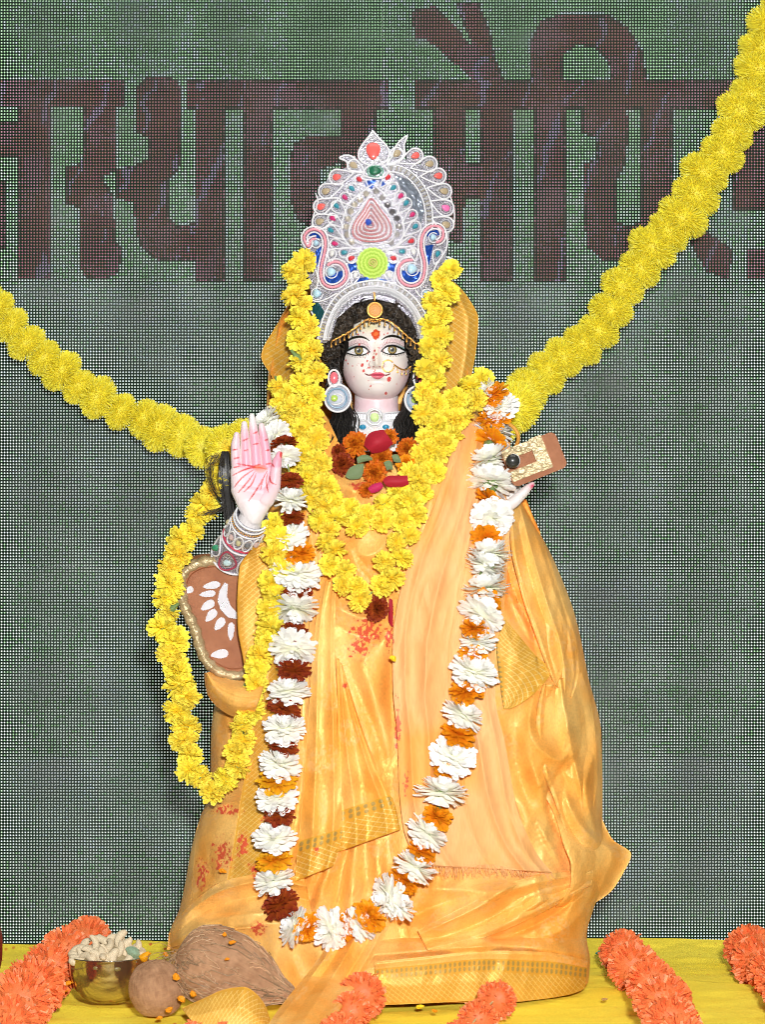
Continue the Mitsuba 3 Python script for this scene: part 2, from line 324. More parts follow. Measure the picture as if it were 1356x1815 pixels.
# ------------------------------------------------------------------ the statue's draped body
ROW = np.array([700, 740, 800, 850, 900, 1000, 1100, 1200, 1300, 1400, 1450, 1500, 1570, 1610, 1660, 1700, 1740, 1790], float)
LX = PchipInterpolator(ROW, [560, 500, 462, 452, 446, 434, 425, 392, 374, 372, 354, 340, 327, 318, 299, 304, 308, 322])
RX = PchipInterpolator(ROW, [780, 858, 885, 905, 932, 985, 1022, 1043, 1066, 1068, 1068, 1072, 1068, 1052, 1040, 1046, 1043, 1026])
HD = PchipInterpolator(ROW, [.045, .065, .085, .10, .112, .128, .138, .143, .150, .155, .158, .160, .164, .166, .170, .172, .172, .170])
YC = 0.17
def front(px, py):
    py = np.clip(py, 700, 1790); a, b = LX(py), RX(py)
    s = np.clip(np.abs((px - (a + b) / 2) / ((b - a) / 2)), 0, 0.995)
    return YC - HD(py) * (1 - s ** 2.5) ** (1 / 2.5)

# creases of the cloth: polyline in photo pixels, width, height in mm (negative = valley), r ridge / s step
FOLDS = [([(930, 895), (985, 1000), (1016, 1110), (1025, 1180)], 20, 9, 'r'), ([(893, 960), (900, 1020), (918, 1070), (942, 1120), (950, 1160)], 10, -12, 's'),
         ([(895, 1050), (920, 1105), (945, 1150)], 9, -8, 'r'), ([(985, 1040), (1004, 1110), (998, 1175), (985, 1205)], 12, -9, 's'), ([(960, 940), (985, 1050), (975, 1150), (990, 1190)], 14, 6, 'r'),
         ([(1000, 1160), (996, 1190), (978, 1215), (958, 1210)], 9, 9, 'r'), ([(1012, 1195), (1030, 1280), (1020, 1345), (985, 1375)], 12, -8, 's'),
         ([(945, 1235), (955, 1325), (1000, 1345), (1012, 1322)], 11, 8, 'r'), ([(1010, 1345), (985, 1375), (970, 1420), (985, 1470)], 11, -10, 's'),
         ([(1060, 1320), (1040, 1400), (1055, 1470)], 15, 9, 'r'), ([(905, 1330), (932, 1420), (975, 1520)], 13, -9, 's'), ([(925, 1290), (960, 1400), (1010, 1500)], 16, 6, 'r'),
         ([(1000, 1400), (1030, 1465), (1072, 1500)], 12, 8, 'r'), ([(985, 1545), (1030, 1545), (1075, 1530)], 12, -9, 's'), ([(930, 1420), (975, 1500), (1000, 1540)], 10, 7, 'r'),
         ([(760, 1645), (850, 1605), (920, 1565), (990, 1548)], 14, 13, 'r'), ([(770, 1668), (870, 1625), (940, 1583), (1000, 1568)], 9, -10, 's'),
         ([(800, 1668), (880, 1645), (960, 1598), (1030, 1580)], 12, 9, 'r'), ([(850, 1672), (950, 1640), (1020, 1595)], 9, -8, 's'), ([(750, 1575), (830, 1578), (910, 1575), (960, 1555)], 14, 8, 'r'),
         ([(700, 1640), (760, 1610), (830, 1585)], 12, -8, 'r'), ([(620, 1694), (760, 1684), (900, 1676), (1040, 1692)], 12, 13, 'r'), ([(640, 1668), (780, 1662), (1040, 1666)], 10, -9, 's'),
         ([(960, 1660), (1010, 1640), (1040, 1600)], 14, 8, 'r'), ([(605, 1480), (575, 1560), (548, 1660)], 9, 9, 'r'), ([(618, 1480), (600, 1570), (588, 1670)], 8, -8, 's'),
         ([(632, 1480), (622, 1560), (620, 1650)], 9, 9, 'r'), ([(648, 1480), (648, 1560), (650, 1640)], 7, -7, 's'), ([(664, 1480), (670, 1550), (690, 1620)], 9, 8, 'r'), ([(690, 1470), (700, 1540), (730, 1600)], 9, -7, 'r'),
         ([(590, 1500), (556, 1570), (530, 1640)], 8, -8, 's'), ([(318, 1650), (336, 1612), (400, 1575), (470, 1558), (520, 1560)], 11, 13, 'r'), ([(326, 1655), (350, 1632), (420, 1618), (500, 1612)], 10, -10, 's'),
         ([(320, 1680), (360, 1650), (430, 1640), (510, 1632)], 13, 11, 'r'), ([(335, 1470), (370, 1540), (395, 1575)], 12, -7, 'r'), ([(350, 1440), (400, 1425), (440, 1420)], 10, 8, 'r'),
         ([(372, 1250), (385, 1330), (380, 1410)], 12, 6, 'r'), ([(400, 1240), (412, 1330), (405, 1400)], 9, -6, 's'), ([(600, 1075), (640, 1095), (700, 1090)], 12, 6, 'r'), ([(600, 1110), (650, 1130), (695, 1115)], 10, -4, 'r'),
         ([(610, 960), (650, 985), (700, 940)], 16, 7, 'r'), ([(600, 920), (650, 1010), (680, 1040)], 10, -6, 's'), ([(590, 850), (630, 870), (700, 860)], 12, 6, 'r'),
         ([(618, 1190), (660, 1290), (690, 1400)], 12, -6, 's'), ([(640, 1180), (680, 1290), (696, 1390)], 12, 5, 'r'), ([(690, 1090), (695, 1250), (700, 1440)], 10, -8, 'r'),
         ([(540, 900), (560, 1000), (565, 1040)], 14, 6, 'r'), ([(780, 800), (760, 900), (735, 1000)], 16, 7, 'r')]
def fold(px, py):
    h = np.zeros(px.shape)
    for pts, w, a, kind in FOLDS:
        p = np.asarray(pts, float); lo, hi = p.min(0) - 7 * w, p.max(0) + 7 * w
        m = (px > lo[0]) & (px < hi[0]) & (py > lo[1]) & (py < hi[1])
        if not m.any(): continue
        q = spline(p, 12)
        dd, sg, al = seg_dist(px[m], py[m], q)
        env = np.sin(np.pi * np.clip(al * 0.86 + 0.07, 0, 1)) ** 0.6
        x = dd / w
        sx = sg * np.sqrt(x * x + .02)
        if kind == 'r': g = np.exp(-(np.sqrt(x * x + .03) - .17) / 1.15)
        else: g = .9 * np.where(sx > 0, np.exp(-np.abs(sx) / .40), np.exp(-np.abs(sx) / 2.2))
        h[m] += a * 0.001 * g * env * np.exp(-(dd / (4.5 * w)) ** 4) * (2.5 if p[:, 0].mean() > 870 else 2.0)
    P = np.stack([px / 70, py / 150, px * 0], -1)
    h += (meshkit.fbm(P, 3, 21) - 0.5) * 0.020
    P = np.stack([px / 22 + py / 90, py / 42, px * 0 + 9], -1)
    wx_ = 26 * (meshkit.noise(np.stack([px / 90, py / 120, px * 0 + 4], -1), 51) - .5)
    r_ = np.abs(2 * meshkit.noise(np.stack([(px + wx_) / 62 + py / 260, (py - wx_) / 170 - px / 240, px * 0 + 2], -1), 37) - 1)
    q_ = np.abs(2 * meshkit.noise(np.stack([(px - wx_) / 48 - py / 150, py / 120, px * 0 + 7], -1), 44) - 1)
    return h * .8 + (meshkit.fbm(P, 2, 33) - 0.5) * 0.0025 - 0.013 * np.sqrt(r_ * r_ + .004) - 0.008 * np.sqrt(q_ * q_ + .006) + .009

statue = thing('goddess_statue', 'white faced goddess statue in a draped orange silk sari, right palm raised', 'statue')
nt_, na = 430, 420
py = np.linspace(716, 1779, nt_)[:, None]; th = np.linspace(0, 2 * np.pi, na, endpoint=False)[None]
a, b = LX(py), RX(py); c, s_ = np.cos(th), np.sin(th)
px = (a + b) / 2 + (b - a) / 2 * np.sign(c) * np.abs(c) ** 0.8
fr = np.clip(s_, 0, 1)
Y = YC - HD(py) * np.sign(s_) * np.abs(s_) ** 0.8
py0 = py
py = np.where(s_ > 0, np.maximum(py, 716 + 112 * np.exp(-((px - 666) / 78) ** 4)), py)
Y = YC - HD(py) * np.sign(s_) * np.abs(s_) ** 0.8
h = fold(np.broadcast_to(px, Y.shape).copy(), np.broadcast_to(py, Y.shape).copy()) * sm(0.0, 0.35, fr)
h = h + 0.006 * np.sin(th * 17 + py / 140) * sm(0.0, 0.3, -s_)
Y2 = Y - h
V = W(np.broadcast_to(px, Y.shape), np.broadcast_to(py, Y.shape), Y2)
V[..., 2] = np.maximum(V[..., 2], 0.002)
uv = np.stack([np.broadcast_to(px, Y.shape) * S, np.broadcast_to(1900 - py, Y.shape) * S * 1.0 + 0.1], -1)
F = grid_faces(nt_, na)
i = np.arange(nt_ - 1) * na
F = np.vstack([F, np.stack([i + na - 1, i + na, i], 1), np.stack([i + na - 1, i + 2 * na - 1, i + na], 1)])
add('sari', (V.reshape(-1, 3), F), 'm_silk', uv=uv.reshape(-1, 2), parent=statue, label='golden orange silk sari wrapped over the whole figure down to the table')

def sheet(base, A, B, nu, nv, off, mat='m_silk', border=None, depth=None, ridges=(), seed=0, amp=0.004, parent=statue, label=None, hem=0.0, edge_curl=0.0, thick=0.0012, body=True):
    """A length of cloth between two edges A and B (photo pixels): u across from A to B, t along.  ridges: (u, width, mm).  border: which edge has the zari band."""
    a, b = poly(A, nv), poly(B, nv)
    u = np.linspace(0, 1, nu)[:, None]; t = np.linspace(0, 1, nv)[None]
    px = a[None, :, 0] * (1 - u) + b[None, :, 0] * u; py = a[None, :, 1] * (1 - u) + b[None, :, 1] * u
    h = np.zeros(px.shape); lw = np.linalg.norm(a - b, axis=1); lw = np.clip(lw / (1.15 * lw.mean()), .05, 1)[None]
    for uc, w, mm, *sl in ridges:
        uu = u - uc - (sl[0] * (t - 0.5) if sl else 0)
        h = h + mm * 0.001 * lw * np.exp(-(np.sqrt((uu / w) ** 2 + .03) - .17) / .85) * np.exp(-(uu / (3.2 * w)) ** 4)
    h += (meshkit.fbm(np.stack([px / 55 + seed, py / 130 + px / 300, 0 * px], -1), 3, seed) - 0.5) * amp * 2
    h += (meshkit.fbm(np.stack([px / 26 + seed, py / 48, 0 * px], -1), 2, seed + 5) - 0.5) * amp * .5 - amp * 1.1 * np.abs(2 * meshkit.noise(np.stack([px / 46 + py / 170 + seed, py / 110 - px / 200, 0 * px], -1), seed + 8) - 1)
    y0 = front(px, py) if depth is None else depth(px, py, u + 0 * t, t + 0 * u)
    if body and depth is None: h += 0.45 * fold(px, py)
    h += edge_curl * (np.exp(-(u / 0.05) ** 2) + np.exp(-((1 - u) / 0.05) ** 2))
    V = W(px, py, y0 - off - h)
    V[..., 2] = np.maximum(V[..., 2], 0.0015)
    wid = np.linalg.norm(a - b, axis=1).mean() * S; ln = np.linalg.norm(np.diff(a, axis=0), axis=1).sum() * S
    if border == 'A': uv = np.stack([t * ln + 0 * u, u * wid + 0 * t], -1)
    elif border == 'B': uv = np.stack([t * ln + 0 * u, (1 - u) * wid + 0 * t], -1)
    elif border == 'end': uv = np.stack([u * wid + 0 * t, (1 - t) * ln + 0 * u], -1)
    else: uv = np.stack([u * wid + 0 * t + 0.3, t * ln + 0.1 + 0 * u], -1)
    F = grid_faces(nu, nv)
    e1 = np.gradient(V, axis=0); e2 = np.gradient(V, axis=1); n = np.cross(e1, e2); n /= np.linalg.norm(n, axis=-1, keepdims=True) + 1e-12
    n = np.where(n[..., 1:2] > 0, n, -n)                       # pushed away from the viewer's side: the cloth's back
    back = V + n * thick
    v = np.vstack([V.reshape(-1, 3), back.reshape(-1, 3)]); N = nu * nv; idx = np.arange(N).reshape(nu, nv)
    rim = np.r_[idx[:, 0], idx[-1, 1:], idx[-2::-1, -1], idx[0, -2:0:-1]]; nx_ = np.roll(rim, -1)
    F = np.vstack([F, F[:, ::-1] + N, np.stack([rim, nx_, nx_ + N], 1), np.stack([rim, nx_ + N, rim + N], 1)])
    return add(base, (v, F), mat, uv=np.vstack([uv.reshape(-1, 2)] * 2), parent=parent, label=label)

# panel with the zari border that hangs from the shoulder over the lute
def dA(px, py, u, t):
    f = front(np.maximum(px, LX(py) + 25), py)
    return np.where(py < 1230, np.minimum(f, 0.052 + 0.02 * u), f * 1.0)
sheet('shoulder_panel', [(505, 915), (448, 972), (425, 1005), (421, 1060), (422, 1110), (431, 1165), (443, 1250), (441, 1330), (427, 1410), (413, 1500), (402, 1562)],
      [(560, 900), (545, 985), (545, 1050), (548, 1100), (548, 1200), (546, 1300), (541, 1400), (530, 1500), (512, 1562)], 70, 260, 0.012, border='A', depth=dA, ridges=[(0.55, 0.05, 6), (0.7, 0.04, -3), (0.85, 0.06, 5)], seed=1, edge_curl=0.002,
      label='orange sari panel with patterned gold border hanging from the shoulder')
sheet('pleat', [(575, 1030), (560, 1100), (548, 1250), (537, 1400), (522, 1562)], [(596, 1030), (594, 1150), (602, 1300), (606, 1400), (606, 1470), (591, 1534)], 60, 220, 0.016, border='end', ridges=[(0.28, 0.20, 9, 0.1), (0.80, 0.16, 8)], seed=2, label='narrow hanging pleat with a gold border at its end')
sheet('pleat', [(598, 1165), (598, 1300), (601, 1420), (600, 1509)], [(607, 1180), (634, 1270), (668, 1360), (699, 1425), (709, 1470)], 70, 200, 0.012, border='end', ridges=[(0.30, 0.20, 13), (0.80, 0.16, 11)], seed=3, edge_curl=0.004, label='flared centre pleat with gold dotted border across its end')
# sheer pallu over the right half
sheet('pallu', [(812, 752), (800, 800), (770, 895), (728, 990), (703, 1080), (696, 1140), (697, 1220), (704, 1300), (708, 1400), (716, 1470), (748, 1532)],
      [(905, 742), (905, 800), (905, 900), (900, 1000), (890, 1100), (878, 1160), (878, 1230), (896, 1320), (914, 1420), (945, 1500), (978, 1545)], 130, 300, 0.015, mat='m_sheer',
      ridges=[(0.12, 0.05, 8), (0.33, 0.06, 10, -0.18), (0.56, 0.015, 2.5), (0.72, 0.06, 11, 0.16), (0.92, 0.05, 7)], seed=4, amp=0.005, edge_curl=0.003, label='sheer peach orange shawl end falling from the shoulder, its lower edge frayed')
fr_ = []
for k in range(150):
    q = k / 149; x0 = 748 + (978 - 748) * q; y0 = 1531 + 14 * q + 4 * math.sin(q * 9)
    L = RNG.uniform(8, 22); dx = RNG.normal(0, 6); yy = float(front(np.array(x0), np.array(y0))) - 0.017
    p = np.array([[x0, y0 - 3, yy], [x0 + dx * 0.4, y0 + L * 0.5, yy - 0.002], [x0 + dx, y0 + L, yy + 0.001]])
    fr_.append(tube(W(p[:, 0], p[:, 1], p[:, 2]), 0.00035, 3))
vf = cat(fr_)
add('fringe', vf, 'm_petal', color=[0.85, 0.5, 0.22], parent=statue + '__pallu', kind='stuff')
sheet('border_flap', [(886, 1100), (880, 1140), (885, 1195), (893, 1256)], [(897, 1098), (945, 1156), (976, 1192), (965, 1210), (905, 1256)], 60, 90, 0.010, border='B', ridges=[(0.5, 0.2, 3)], seed=5, label='gold bordered fold of the sari at the hip')
sheet('drape', [(903, 885), (905, 960), (924, 1050), (951, 1130), (972, 1188), (984, 1214)], [(932, 885), (967, 972), (1002, 1078), (1022, 1140), (1026, 1185), (1014, 1236)], 60, 160, 0.010, ridges=[(0.10, 0.10, 7), (0.36, 0.09, -6, .1), (0.58, 0.10, 8), (0.86, 0.12, 5)], seed=21, amp=.006, edge_curl=.004, label='outer fall of the sari from the left forearm to the hip')
sheet('drape', [(962, 1214), (950, 1290), (958, 1352), (984, 1422), (1008, 1500)], [(1030, 1190), (1054, 1290), (1058, 1380), (1052, 1440), (1058, 1492)], 60, 160, 0.008, ridges=[(0.08, 0.07, 8), (0.34, 0.10, -9, .25), (0.60, 0.10, 10, .25), (0.86, 0.10, -5)], seed=22, amp=.007, edge_curl=.003, label='loose crumpled fall of the sari below the hip')
sheet('drape', [(740, 1648), (830, 1602), (910, 1562), (985, 1546), (1052, 1540)], [(758, 1684), (860, 1660), (950, 1622), (1012, 1588), (1048, 1568)], 40, 150, 0.010, ridges=[(0.2, 0.16, 8), (0.62, 0.14, -6, .1), (0.9, .1, 5)], seed=23, amp=.005, label='fold of the sari swept across the foot of the skirt')
sheet('drape', [(348, 1472), (362, 1444), (396, 1426), (432, 1418)], [(338, 1600), (364, 1580), (390, 1564), (412, 1562)], 60, 80, 0.008, ridges=[(0.3, 0.12, 5, .2), (0.7, 0.12, -5, .2)], seed=24, amp=.005, label='red stained side of the sari at the left knee')
sheet('hem', [(664, 1704), (760, 1694), (860, 1684), (960, 1686), (1042, 1702)], [(667, 1781), (760, 1777), (870, 1772), (960, 1782), (1034, 1776)], 60, 200, 0.017, border='B', ridges=[(0.05, 0.1, 6), (0.6, 0.3, 3)], seed=6, label='lower hem with a broad patterned gold border', body=False)
sheet('hem', [(590, 1708), (620, 1702), (668, 1700)], [(608, 1772), (640, 1766), (672, 1779)], 30, 60, 0.006, border='B', ridges=[(0.4, 0.3, 4)], seed=16, body=False, label='short piece of patterned hem behind the front corner')
sheet('side_fold', [(1046, 1400), (1068, 1452), (1086, 1487), (1119, 1514), (1104, 1548), (1080, 1582), (1036, 1606)], [(960, 1400), (985, 1450), (1000, 1500), (1012, 1535), (1012, 1560), (1000, 1590), (985, 1606)], 60, 110, 0.0,
      depth=lambda px, py, u, t: 0.150 - 0.105 * sm(0, 1, u), ridges=[(0.3, 0.12, 8), (0.55, 0.1, -6)], seed=7, label='corner of the sari sticking out beside the skirt')
sheet('lap_fold', [(300, 1655), (318, 1625), (345, 1596), (400, 1560), (470, 1548), (540, 1556)], [(296, 1682), (335, 1668), (370, 1655), (430, 1646), (490, 1640), (560, 1650)], 60, 140, 0.012, ridges=[(0.15, 0.09, 9), (0.42, 0.08, -5), (0.72, 0.14, 12), (0.98, 0.06, -8)], seed=8, edge_curl=0.003, label='soft fold of the sari spread over the lap')
sheet('knot', [(362, 1192), (366, 1225), (385, 1252), (420, 1270), (450, 1268)], [(372, 1192), (400, 1202), (425, 1206), (445, 1206), (470, 1205)], 40, 90, 0.03, depth=lambda px, py, u, t: 0.115 - 0.045 * np.sin(np.pi * u) - 0.04 * t, ridges=[(0.25, 0.1, 5), (0.5, 0.08, -4), (0.8, 0.1, 5)], seed=9, label='wrap of the sari gathered under the lute')
def dJ(px, py, u, t): return np.minimum(G(np.maximum(py, 1660), 0.012 + 0.05 * (1 - t)), 0.0 - 0.10 * t) - 0.012 * np.sin(np.pi * u)
sheet('sash', [(592, 1650), (568, 1692), (530, 1742), (495, 1786), (466, 1830)], [(690, 1640), (652, 1712), (612, 1775), (588, 1812), (576, 1840)], 70, 140, 0.006, border=None, depth=dJ, ridges=[(0.12, 0.07, 9), (0.3, 0.06, -6, 0.1), (0.5, 0.1, 10, 0.1), (0.74, 0.06, -6), (0.9, 0.07, 6)], seed=10, label='twisted end of the sari running forward over the table')
sheet('sash_border', [(322, 1786), (362, 1768), (400, 1752), (432, 1748), (458, 1764), (474, 1790), (484, 1832)], [(350, 1822), (372, 1836), (392, 1838), (410, 1838), (430, 1838), (450, 1838), (470, 1840)], 50, 100, 0.0, border='A', depth=lambda px, py, u, t: -0.132 - 0.006 * np.sin(np.pi * t) - 0.025 * u, ridges=[(0.0, 0.1, -6), (0.4, 0.2, 5)], seed=11, label='gold patterned sari end lying in front of the coconut')
# veil: two wings beside the crown and the cloth round the back of the head
sheet('veil_wing', [(508, 553), (485, 585), (463, 632), (482, 668), (500, 712)], [(520, 548), (550, 590), (570, 650), (560, 690), (530, 730)], 44, 90, 0.0, border='A', depth=lambda px, py, u, t: 0.165 - 0.04 * u, ridges=[(0.5, 0.2, 4)], seed=12, amp=0.002, label='stiff gold bordered veil edge standing out left of the face')
sheet('veil_wing', [(800, 496), (831, 530), (848, 567), (844, 620), (836, 665), (826, 730)], [(776, 500), (778, 560), (778, 620), (772, 680), (770, 740)], 44, 110, 0.0, border='A', depth=lambda px, py, u, t: 0.165 - 0.04 * u, ridges=[(0.25, 0.1, 4), (0.7, 0.2, -4)], seed=13, amp=0.002, label='stiff gold bordered veil edge standing out right of the face')
t = np.linspace(0, 1, 40)[:, None]; an = np.linspace(-0.2, np.pi + 0.2, 70)[None]
py = 500 + 330 * t; hw = np.interp(t, [0, 0.2, 0.5, 0.8, 1], [120, 160, 180, 185, 200])
V = W(655 + hw * np.cos(an), py + 0 * an, 0.17 + 0.075 * np.sin(an) + 0.004 * np.sin(9 * an + 5 * t))
add('veil_back', (V.reshape(-1, 3), grid_faces(40, 70)), 'm_silk', uv=np.stack([V[..., 0] + 1, V[..., 2] + 1], -1).reshape(-1, 2), parent=statue)

# ------------------------------------------------------------------ body of the statue: head, neck, shoulders, hands (one mesh)
WHITE, PINK = np.array([0.80, 0.755, 0.735]), np.array([0.78, 0.33, 0.44])
body = []
n = 330
u, v = np.meshgrid(np.linspace(-1, 1, n), np.linspace(-1, 1, n), indexing='ij')
X, Z = u * np.sqrt(1 - v * v / 2), v * np.sqrt(1 - u * u / 2)
FX, FY = 666.0, 636.0
rr = np.clip(np.hypot(X, Z), 0, 1)
an = np.arctan2(Z, X)
sup = (np.abs(np.cos(an)) ** 2.35 + np.abs(np.sin(an)) ** 2.35) ** (-1 / 2.35)
wx = X * sup * 61.5 * (1 + 0.03 * Z); wz = Z * sup * np.where(Z < 0, 76, 92)
tilt = 2.5 * np.clip(-Z, 0, 1)                              # the chin turns a touch to the right
hx, hy = FX + wx + tilt, FY - wz
dep = 62 * np.sqrt(np.clip(1 - rr ** 2.2, 0, 1))
def gs(x0, y0, sx, sy): return np.exp(-((hx - x0) / sx) ** 2 - ((hy - y0) / sy) ** 2)
nose = 9.5 * np.exp(-((hx - 667.5) / (4.0 + 3.2 * sm(615, 646, hy))) ** 2) * sm(600, 644, hy) * sm(656, 648, hy)
dep2 = dep + nose + 4.5 * gs(667.5, 644, 6, 5.5) + 2.8 * gs(657, 647, 4, 4) + 2.8 * gs(679, 647, 4, 4) - 3.5 * gs(636, 620, 24, 10) - 3.5 * gs(696, 619, 24, 10) \
    + 3.2 * gs(636, 622, 13, 8) + 3.2 * gs(695, 621, 13, 8) + 3.6 * gs(669, 662.5, 11, 3) + 4.2 * gs(669, 668.5, 10, 3.4) - 2.4 * gs(669, 665.3, 13, 1.2) - 1.5 * gs(669, 675, 12, 3) + 4.5 * gs(670, 696, 17, 12) + 2 * gs(633, 660, 18, 16) + 2 * gs(706, 660, 18, 16) + 1.5 * gs(634, 602, 24, 5) + 1.5 * gs(697, 601, 24, 5)
HY = 0.150
V = W(hx, hy, HY - dep2 * S)
col = np.broadcast_to(WHITE, V.shape).copy()
def paint(mask, c, k=1.0):
    global col
    m = np.clip(mask, 0, 1)[..., None] * k
    col = col * (1 - m) + np.asarray(c) * m
aa = lambda d, w, s=0.35: 1 - sm(w - s, w + s, d)             # soft disc / line coverage from a distance
paint(sm(0.62, 1.0, rr) * sm(600, 690, hy), PINK, 0.45); paint(np.ones_like(hx), [0.80, 0.72, 0.60], 0.30)
paint(gs(620, 668, 14, 12) + gs(718, 668, 12, 12), PINK, 0.22)
paint(gs(656, 578, 20, 12), [0.80, 0.70, 0.22], 0.55); paint(gs(668, 632, 9, 20), [0.80, 0.66, 0.42], 0.28)
for sgn, ex, dy in ((1, 0, 0.0), (-1, 1331.4, -1.5)):
    lx = hx if sgn == 1 else ex - hx
    ly = hy - dy
    yu = PchipInterpolator([600, 607, 615, 624, 634, 644, 651, 655, 662], [627, 624.8, 622.2, 617.6, 614.6, 615.4, 619.4, 624, 628])(np.clip(lx, 600, 662))
    yl = PchipInterpolator([600, 612, 620, 630, 640, 648, 655, 662], [622, 625.2, 627.8, 629.9, 629.9, 627.8, 624, 620])(np.clip(lx, 600, 662))
    span = (lx > 606) & (lx < 656)
    paint(((lx > 604) & (lx < 660)) * aa(np.abs(ly - (yu - 6)), 7, 3), [0.80, 0.50, 0.56], 0.5)       # pink lid
    paint(span * sm(yu - 5.2, yu - 3.2, ly) * sm(yu + 0.3, yu - 0.8, ly) * (0.35 + 0.65 * sm(632, 618, lx)), [0.10, 0.30, 0.27], 0.85)
    paint(((lx > 609) & (lx < 656)) * aa(np.abs(ly - (yu - 5.6)), 0.55), [0.10, 0.07, 0.06], 0.8)
    lash = np.abs(((lx + (ly - yu) * 0.18 * np.sign(lx - 634)) / 2.5) % 1 - 0.5)
    paint(((lx > 612) & (lx < 655)) * sm(yu - 13.5, yu - 12, ly) * sm(yu - 5.8, yu - 7, ly) * (lash < 0.17), [0.32, 0.20, 0.18], 0.65)
    paint(((lx > 612) & (lx < 655)) * sm(yl + 5.0, yl + 4.2, ly) * sm(yl, yl + 1, ly) * (lash < 0.20), [0.12, 0.08, 0.06], 0.75)
    eye = (ly > yu) & (ly < yl) & (lx > 613) & (lx < 654.5)
    paint(eye, [0.86, 0.85, 0.84])
    r = np.hypot(lx - 636, ly - 621.7)
    paint(eye * (r < 8.0), [0.05, 0.045, 0.03]); paint(eye * (r < 6.4), [0.38, 0.25, 0.04]); paint(eye * (r < 5.0), [0.22, 0.22, 0.18]); paint(eye * (r < 3.1), [0.05, 0.05, 0.05])
    paint(eye * (np.hypot(hx - (634 if sgn == 1 else 693.5), ly - 619.8) < 1.3), [0.9, 0.9, 0.9])
    paint(eye * sm(648, 654, lx), [0.62, 0.16, 0.14], 0.8)
    paint(span * aa(np.abs(ly - yu), 1.9), [0.012, 0.012, 0.012]); paint(((lx > 613) & (lx < 655)) * aa(np.abs(ly - yl), 1.25), [0.012, 0.012, 0.012])
    yb = PchipInterpolator([600, 609, 618, 628, 637, 647, 655, 662], [618, 611.5, 603.2, 598.6, 597.2, 599.4, 604.5, 609])(np.clip(lx, 600, 662))
    paint(((lx > 608.5) & (lx < 655.5)) * aa(np.abs(ly - yb), 2.1 * np.sin(np.pi * np.clip((lx - 604) / 54, 0, 1)) ** 0.6 + 0.15, 0.45), [0.02, 0.017, 0.012])
# lips, drawn mouth tails, nostrils
xl = hx - 669.3
ut = 6.0 * np.clip(1 - (xl / 14) ** 2, 0, 1) - 1.3 * np.exp(-(xl / 3) ** 2); lt = 7.4 * np.clip(1 - (xl / 13) ** 2, 0, 1)
lip = (hy > 665.2 - ut) & (hy < 665.2 + lt) & (np.abs(xl) < 14)
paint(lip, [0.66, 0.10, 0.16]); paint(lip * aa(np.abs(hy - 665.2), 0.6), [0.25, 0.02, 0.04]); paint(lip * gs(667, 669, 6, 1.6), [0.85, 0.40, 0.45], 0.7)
for xx in (-1, 1):
    paint((xl * xx > 13) * (xl * xx < 22.5) * aa(np.abs(hy - (665.2 - 0.035 * (xl * xx - 13) ** 2 + 0.4)), 1.2), [0.20, 0.03, 0.04])
    paint(aa(np.hypot(hx - (667.5 + xx * 5.5), (hy - 650.5) * 1.6), 1.9, 0.7), [0.35, 0.06, 0.07], 0.9)
    dd, _, _ = seg_dist(hx, hy, [(667.5 + xx * 11, 641), (667.5 + xx * 14, 646), (667.5 + xx * 12, 651.5)])
    paint(aa(dd, 0.6), [0.45, 0.12, 0.13], 0.75)
paint(aa(np.abs(hy - 680.5 - 0.02 * (hx - 669) ** 2), 0.5) * (np.abs(hx - 669) < 12), [0.62, 0.5, 0.5], 0.5)
# splashed vermilion: the forehead mark and loose drops
nz = meshkit.fbm(np.stack([hx / 3, hy / 3, hx * 0], -1), 2, 5)
paint(aa(np.hypot(hx - 666, (hy - 593.5) * 0.9) + 4 * (nz - 0.5), 7.6, 0.8), [0.66, 0.075, 0.02]); paint(aa(np.hypot(hx - 666, hy - 592) + 4 * (nz - 0.5), 3.6), [0.85, 0.22, 0.05], 0.7)
rg = np.random.default_rng(11)
drops = [(642, 647.5, 2.6), (644.5, 657.5, 2.2), (689.5, 672.5, 3.6), (684, 697.5, 2.2), (657, 684.5, 1.5), (664, 622, 1.8), (667, 628, 1.6), (662, 634, 2.2), (637, 611, 1.6), (613, 639, 1.3), (617, 645, 1.2), (625, 649, 1.1), (687, 591, 1.3), (681, 593, 1.2), (635, 593, 1.4), (644, 590, 1.2), (703, 681, 1.0), (653, 675, 0.8), (651, 640, 1.6), (655, 652, 1.4), (665, 657, 1.3), (654, 690, 0.8)]
drops += [(rg.normal(655, 15), rg.normal(640, 18), rg.uniform(0.4, 0.9)) for _ in range(34)]
for x0, y0, r0 in drops:
    paint(aa(np.hypot(hx - x0, (hy - y0) * 0.8 + 0.2 * (hx - x0)), r0, 0.3), [0.62, 0.035, 0.03], 0.92)
body.append((V.reshape(-1, 3), grid_faces(n, n), col.reshape(-1, 3)))
t = np.linspace(0, np.pi / 2, 20)[:, None]; an = np.linspace(0, 2 * np.pi, 48)[None]      # back of the head
V = W(FX + 61 * np.cos(t) * np.cos(an), FY - 12 - 80 * np.cos(t) * np.sin(an), HY + 60 * S * np.sin(t) + 0 * an)
body.append((V.reshape(-1, 3), grid_faces(20, 48), WHITE))
t = np.linspace(0, 1, 60)[:, None]; an = np.linspace(0, 2 * np.pi, 80)[None]              # neck running into shoulders
rx = np.interp(t, [0, 0.3, 0.55, 0.7, 0.85, 1], [38, 39, 43, 70, 120, 165]); ry = np.interp(t, [0, 0.55, 0.75, 1], [34, 38, 60, 75])
pyn = 690 + 110 * t
V = W(667 + rx * np.cos(an), pyn + 0 * an, 0.160 - ry * S * np.sin(an))
cn = np.broadcast_to(WHITE, V.shape).copy(); k = (sm(700, 712, pyn) * sm(740, 722, pyn) + 0 * an)[..., None]
cn = cn * (1 - 0.4 * k) + PINK * 0.4 * k
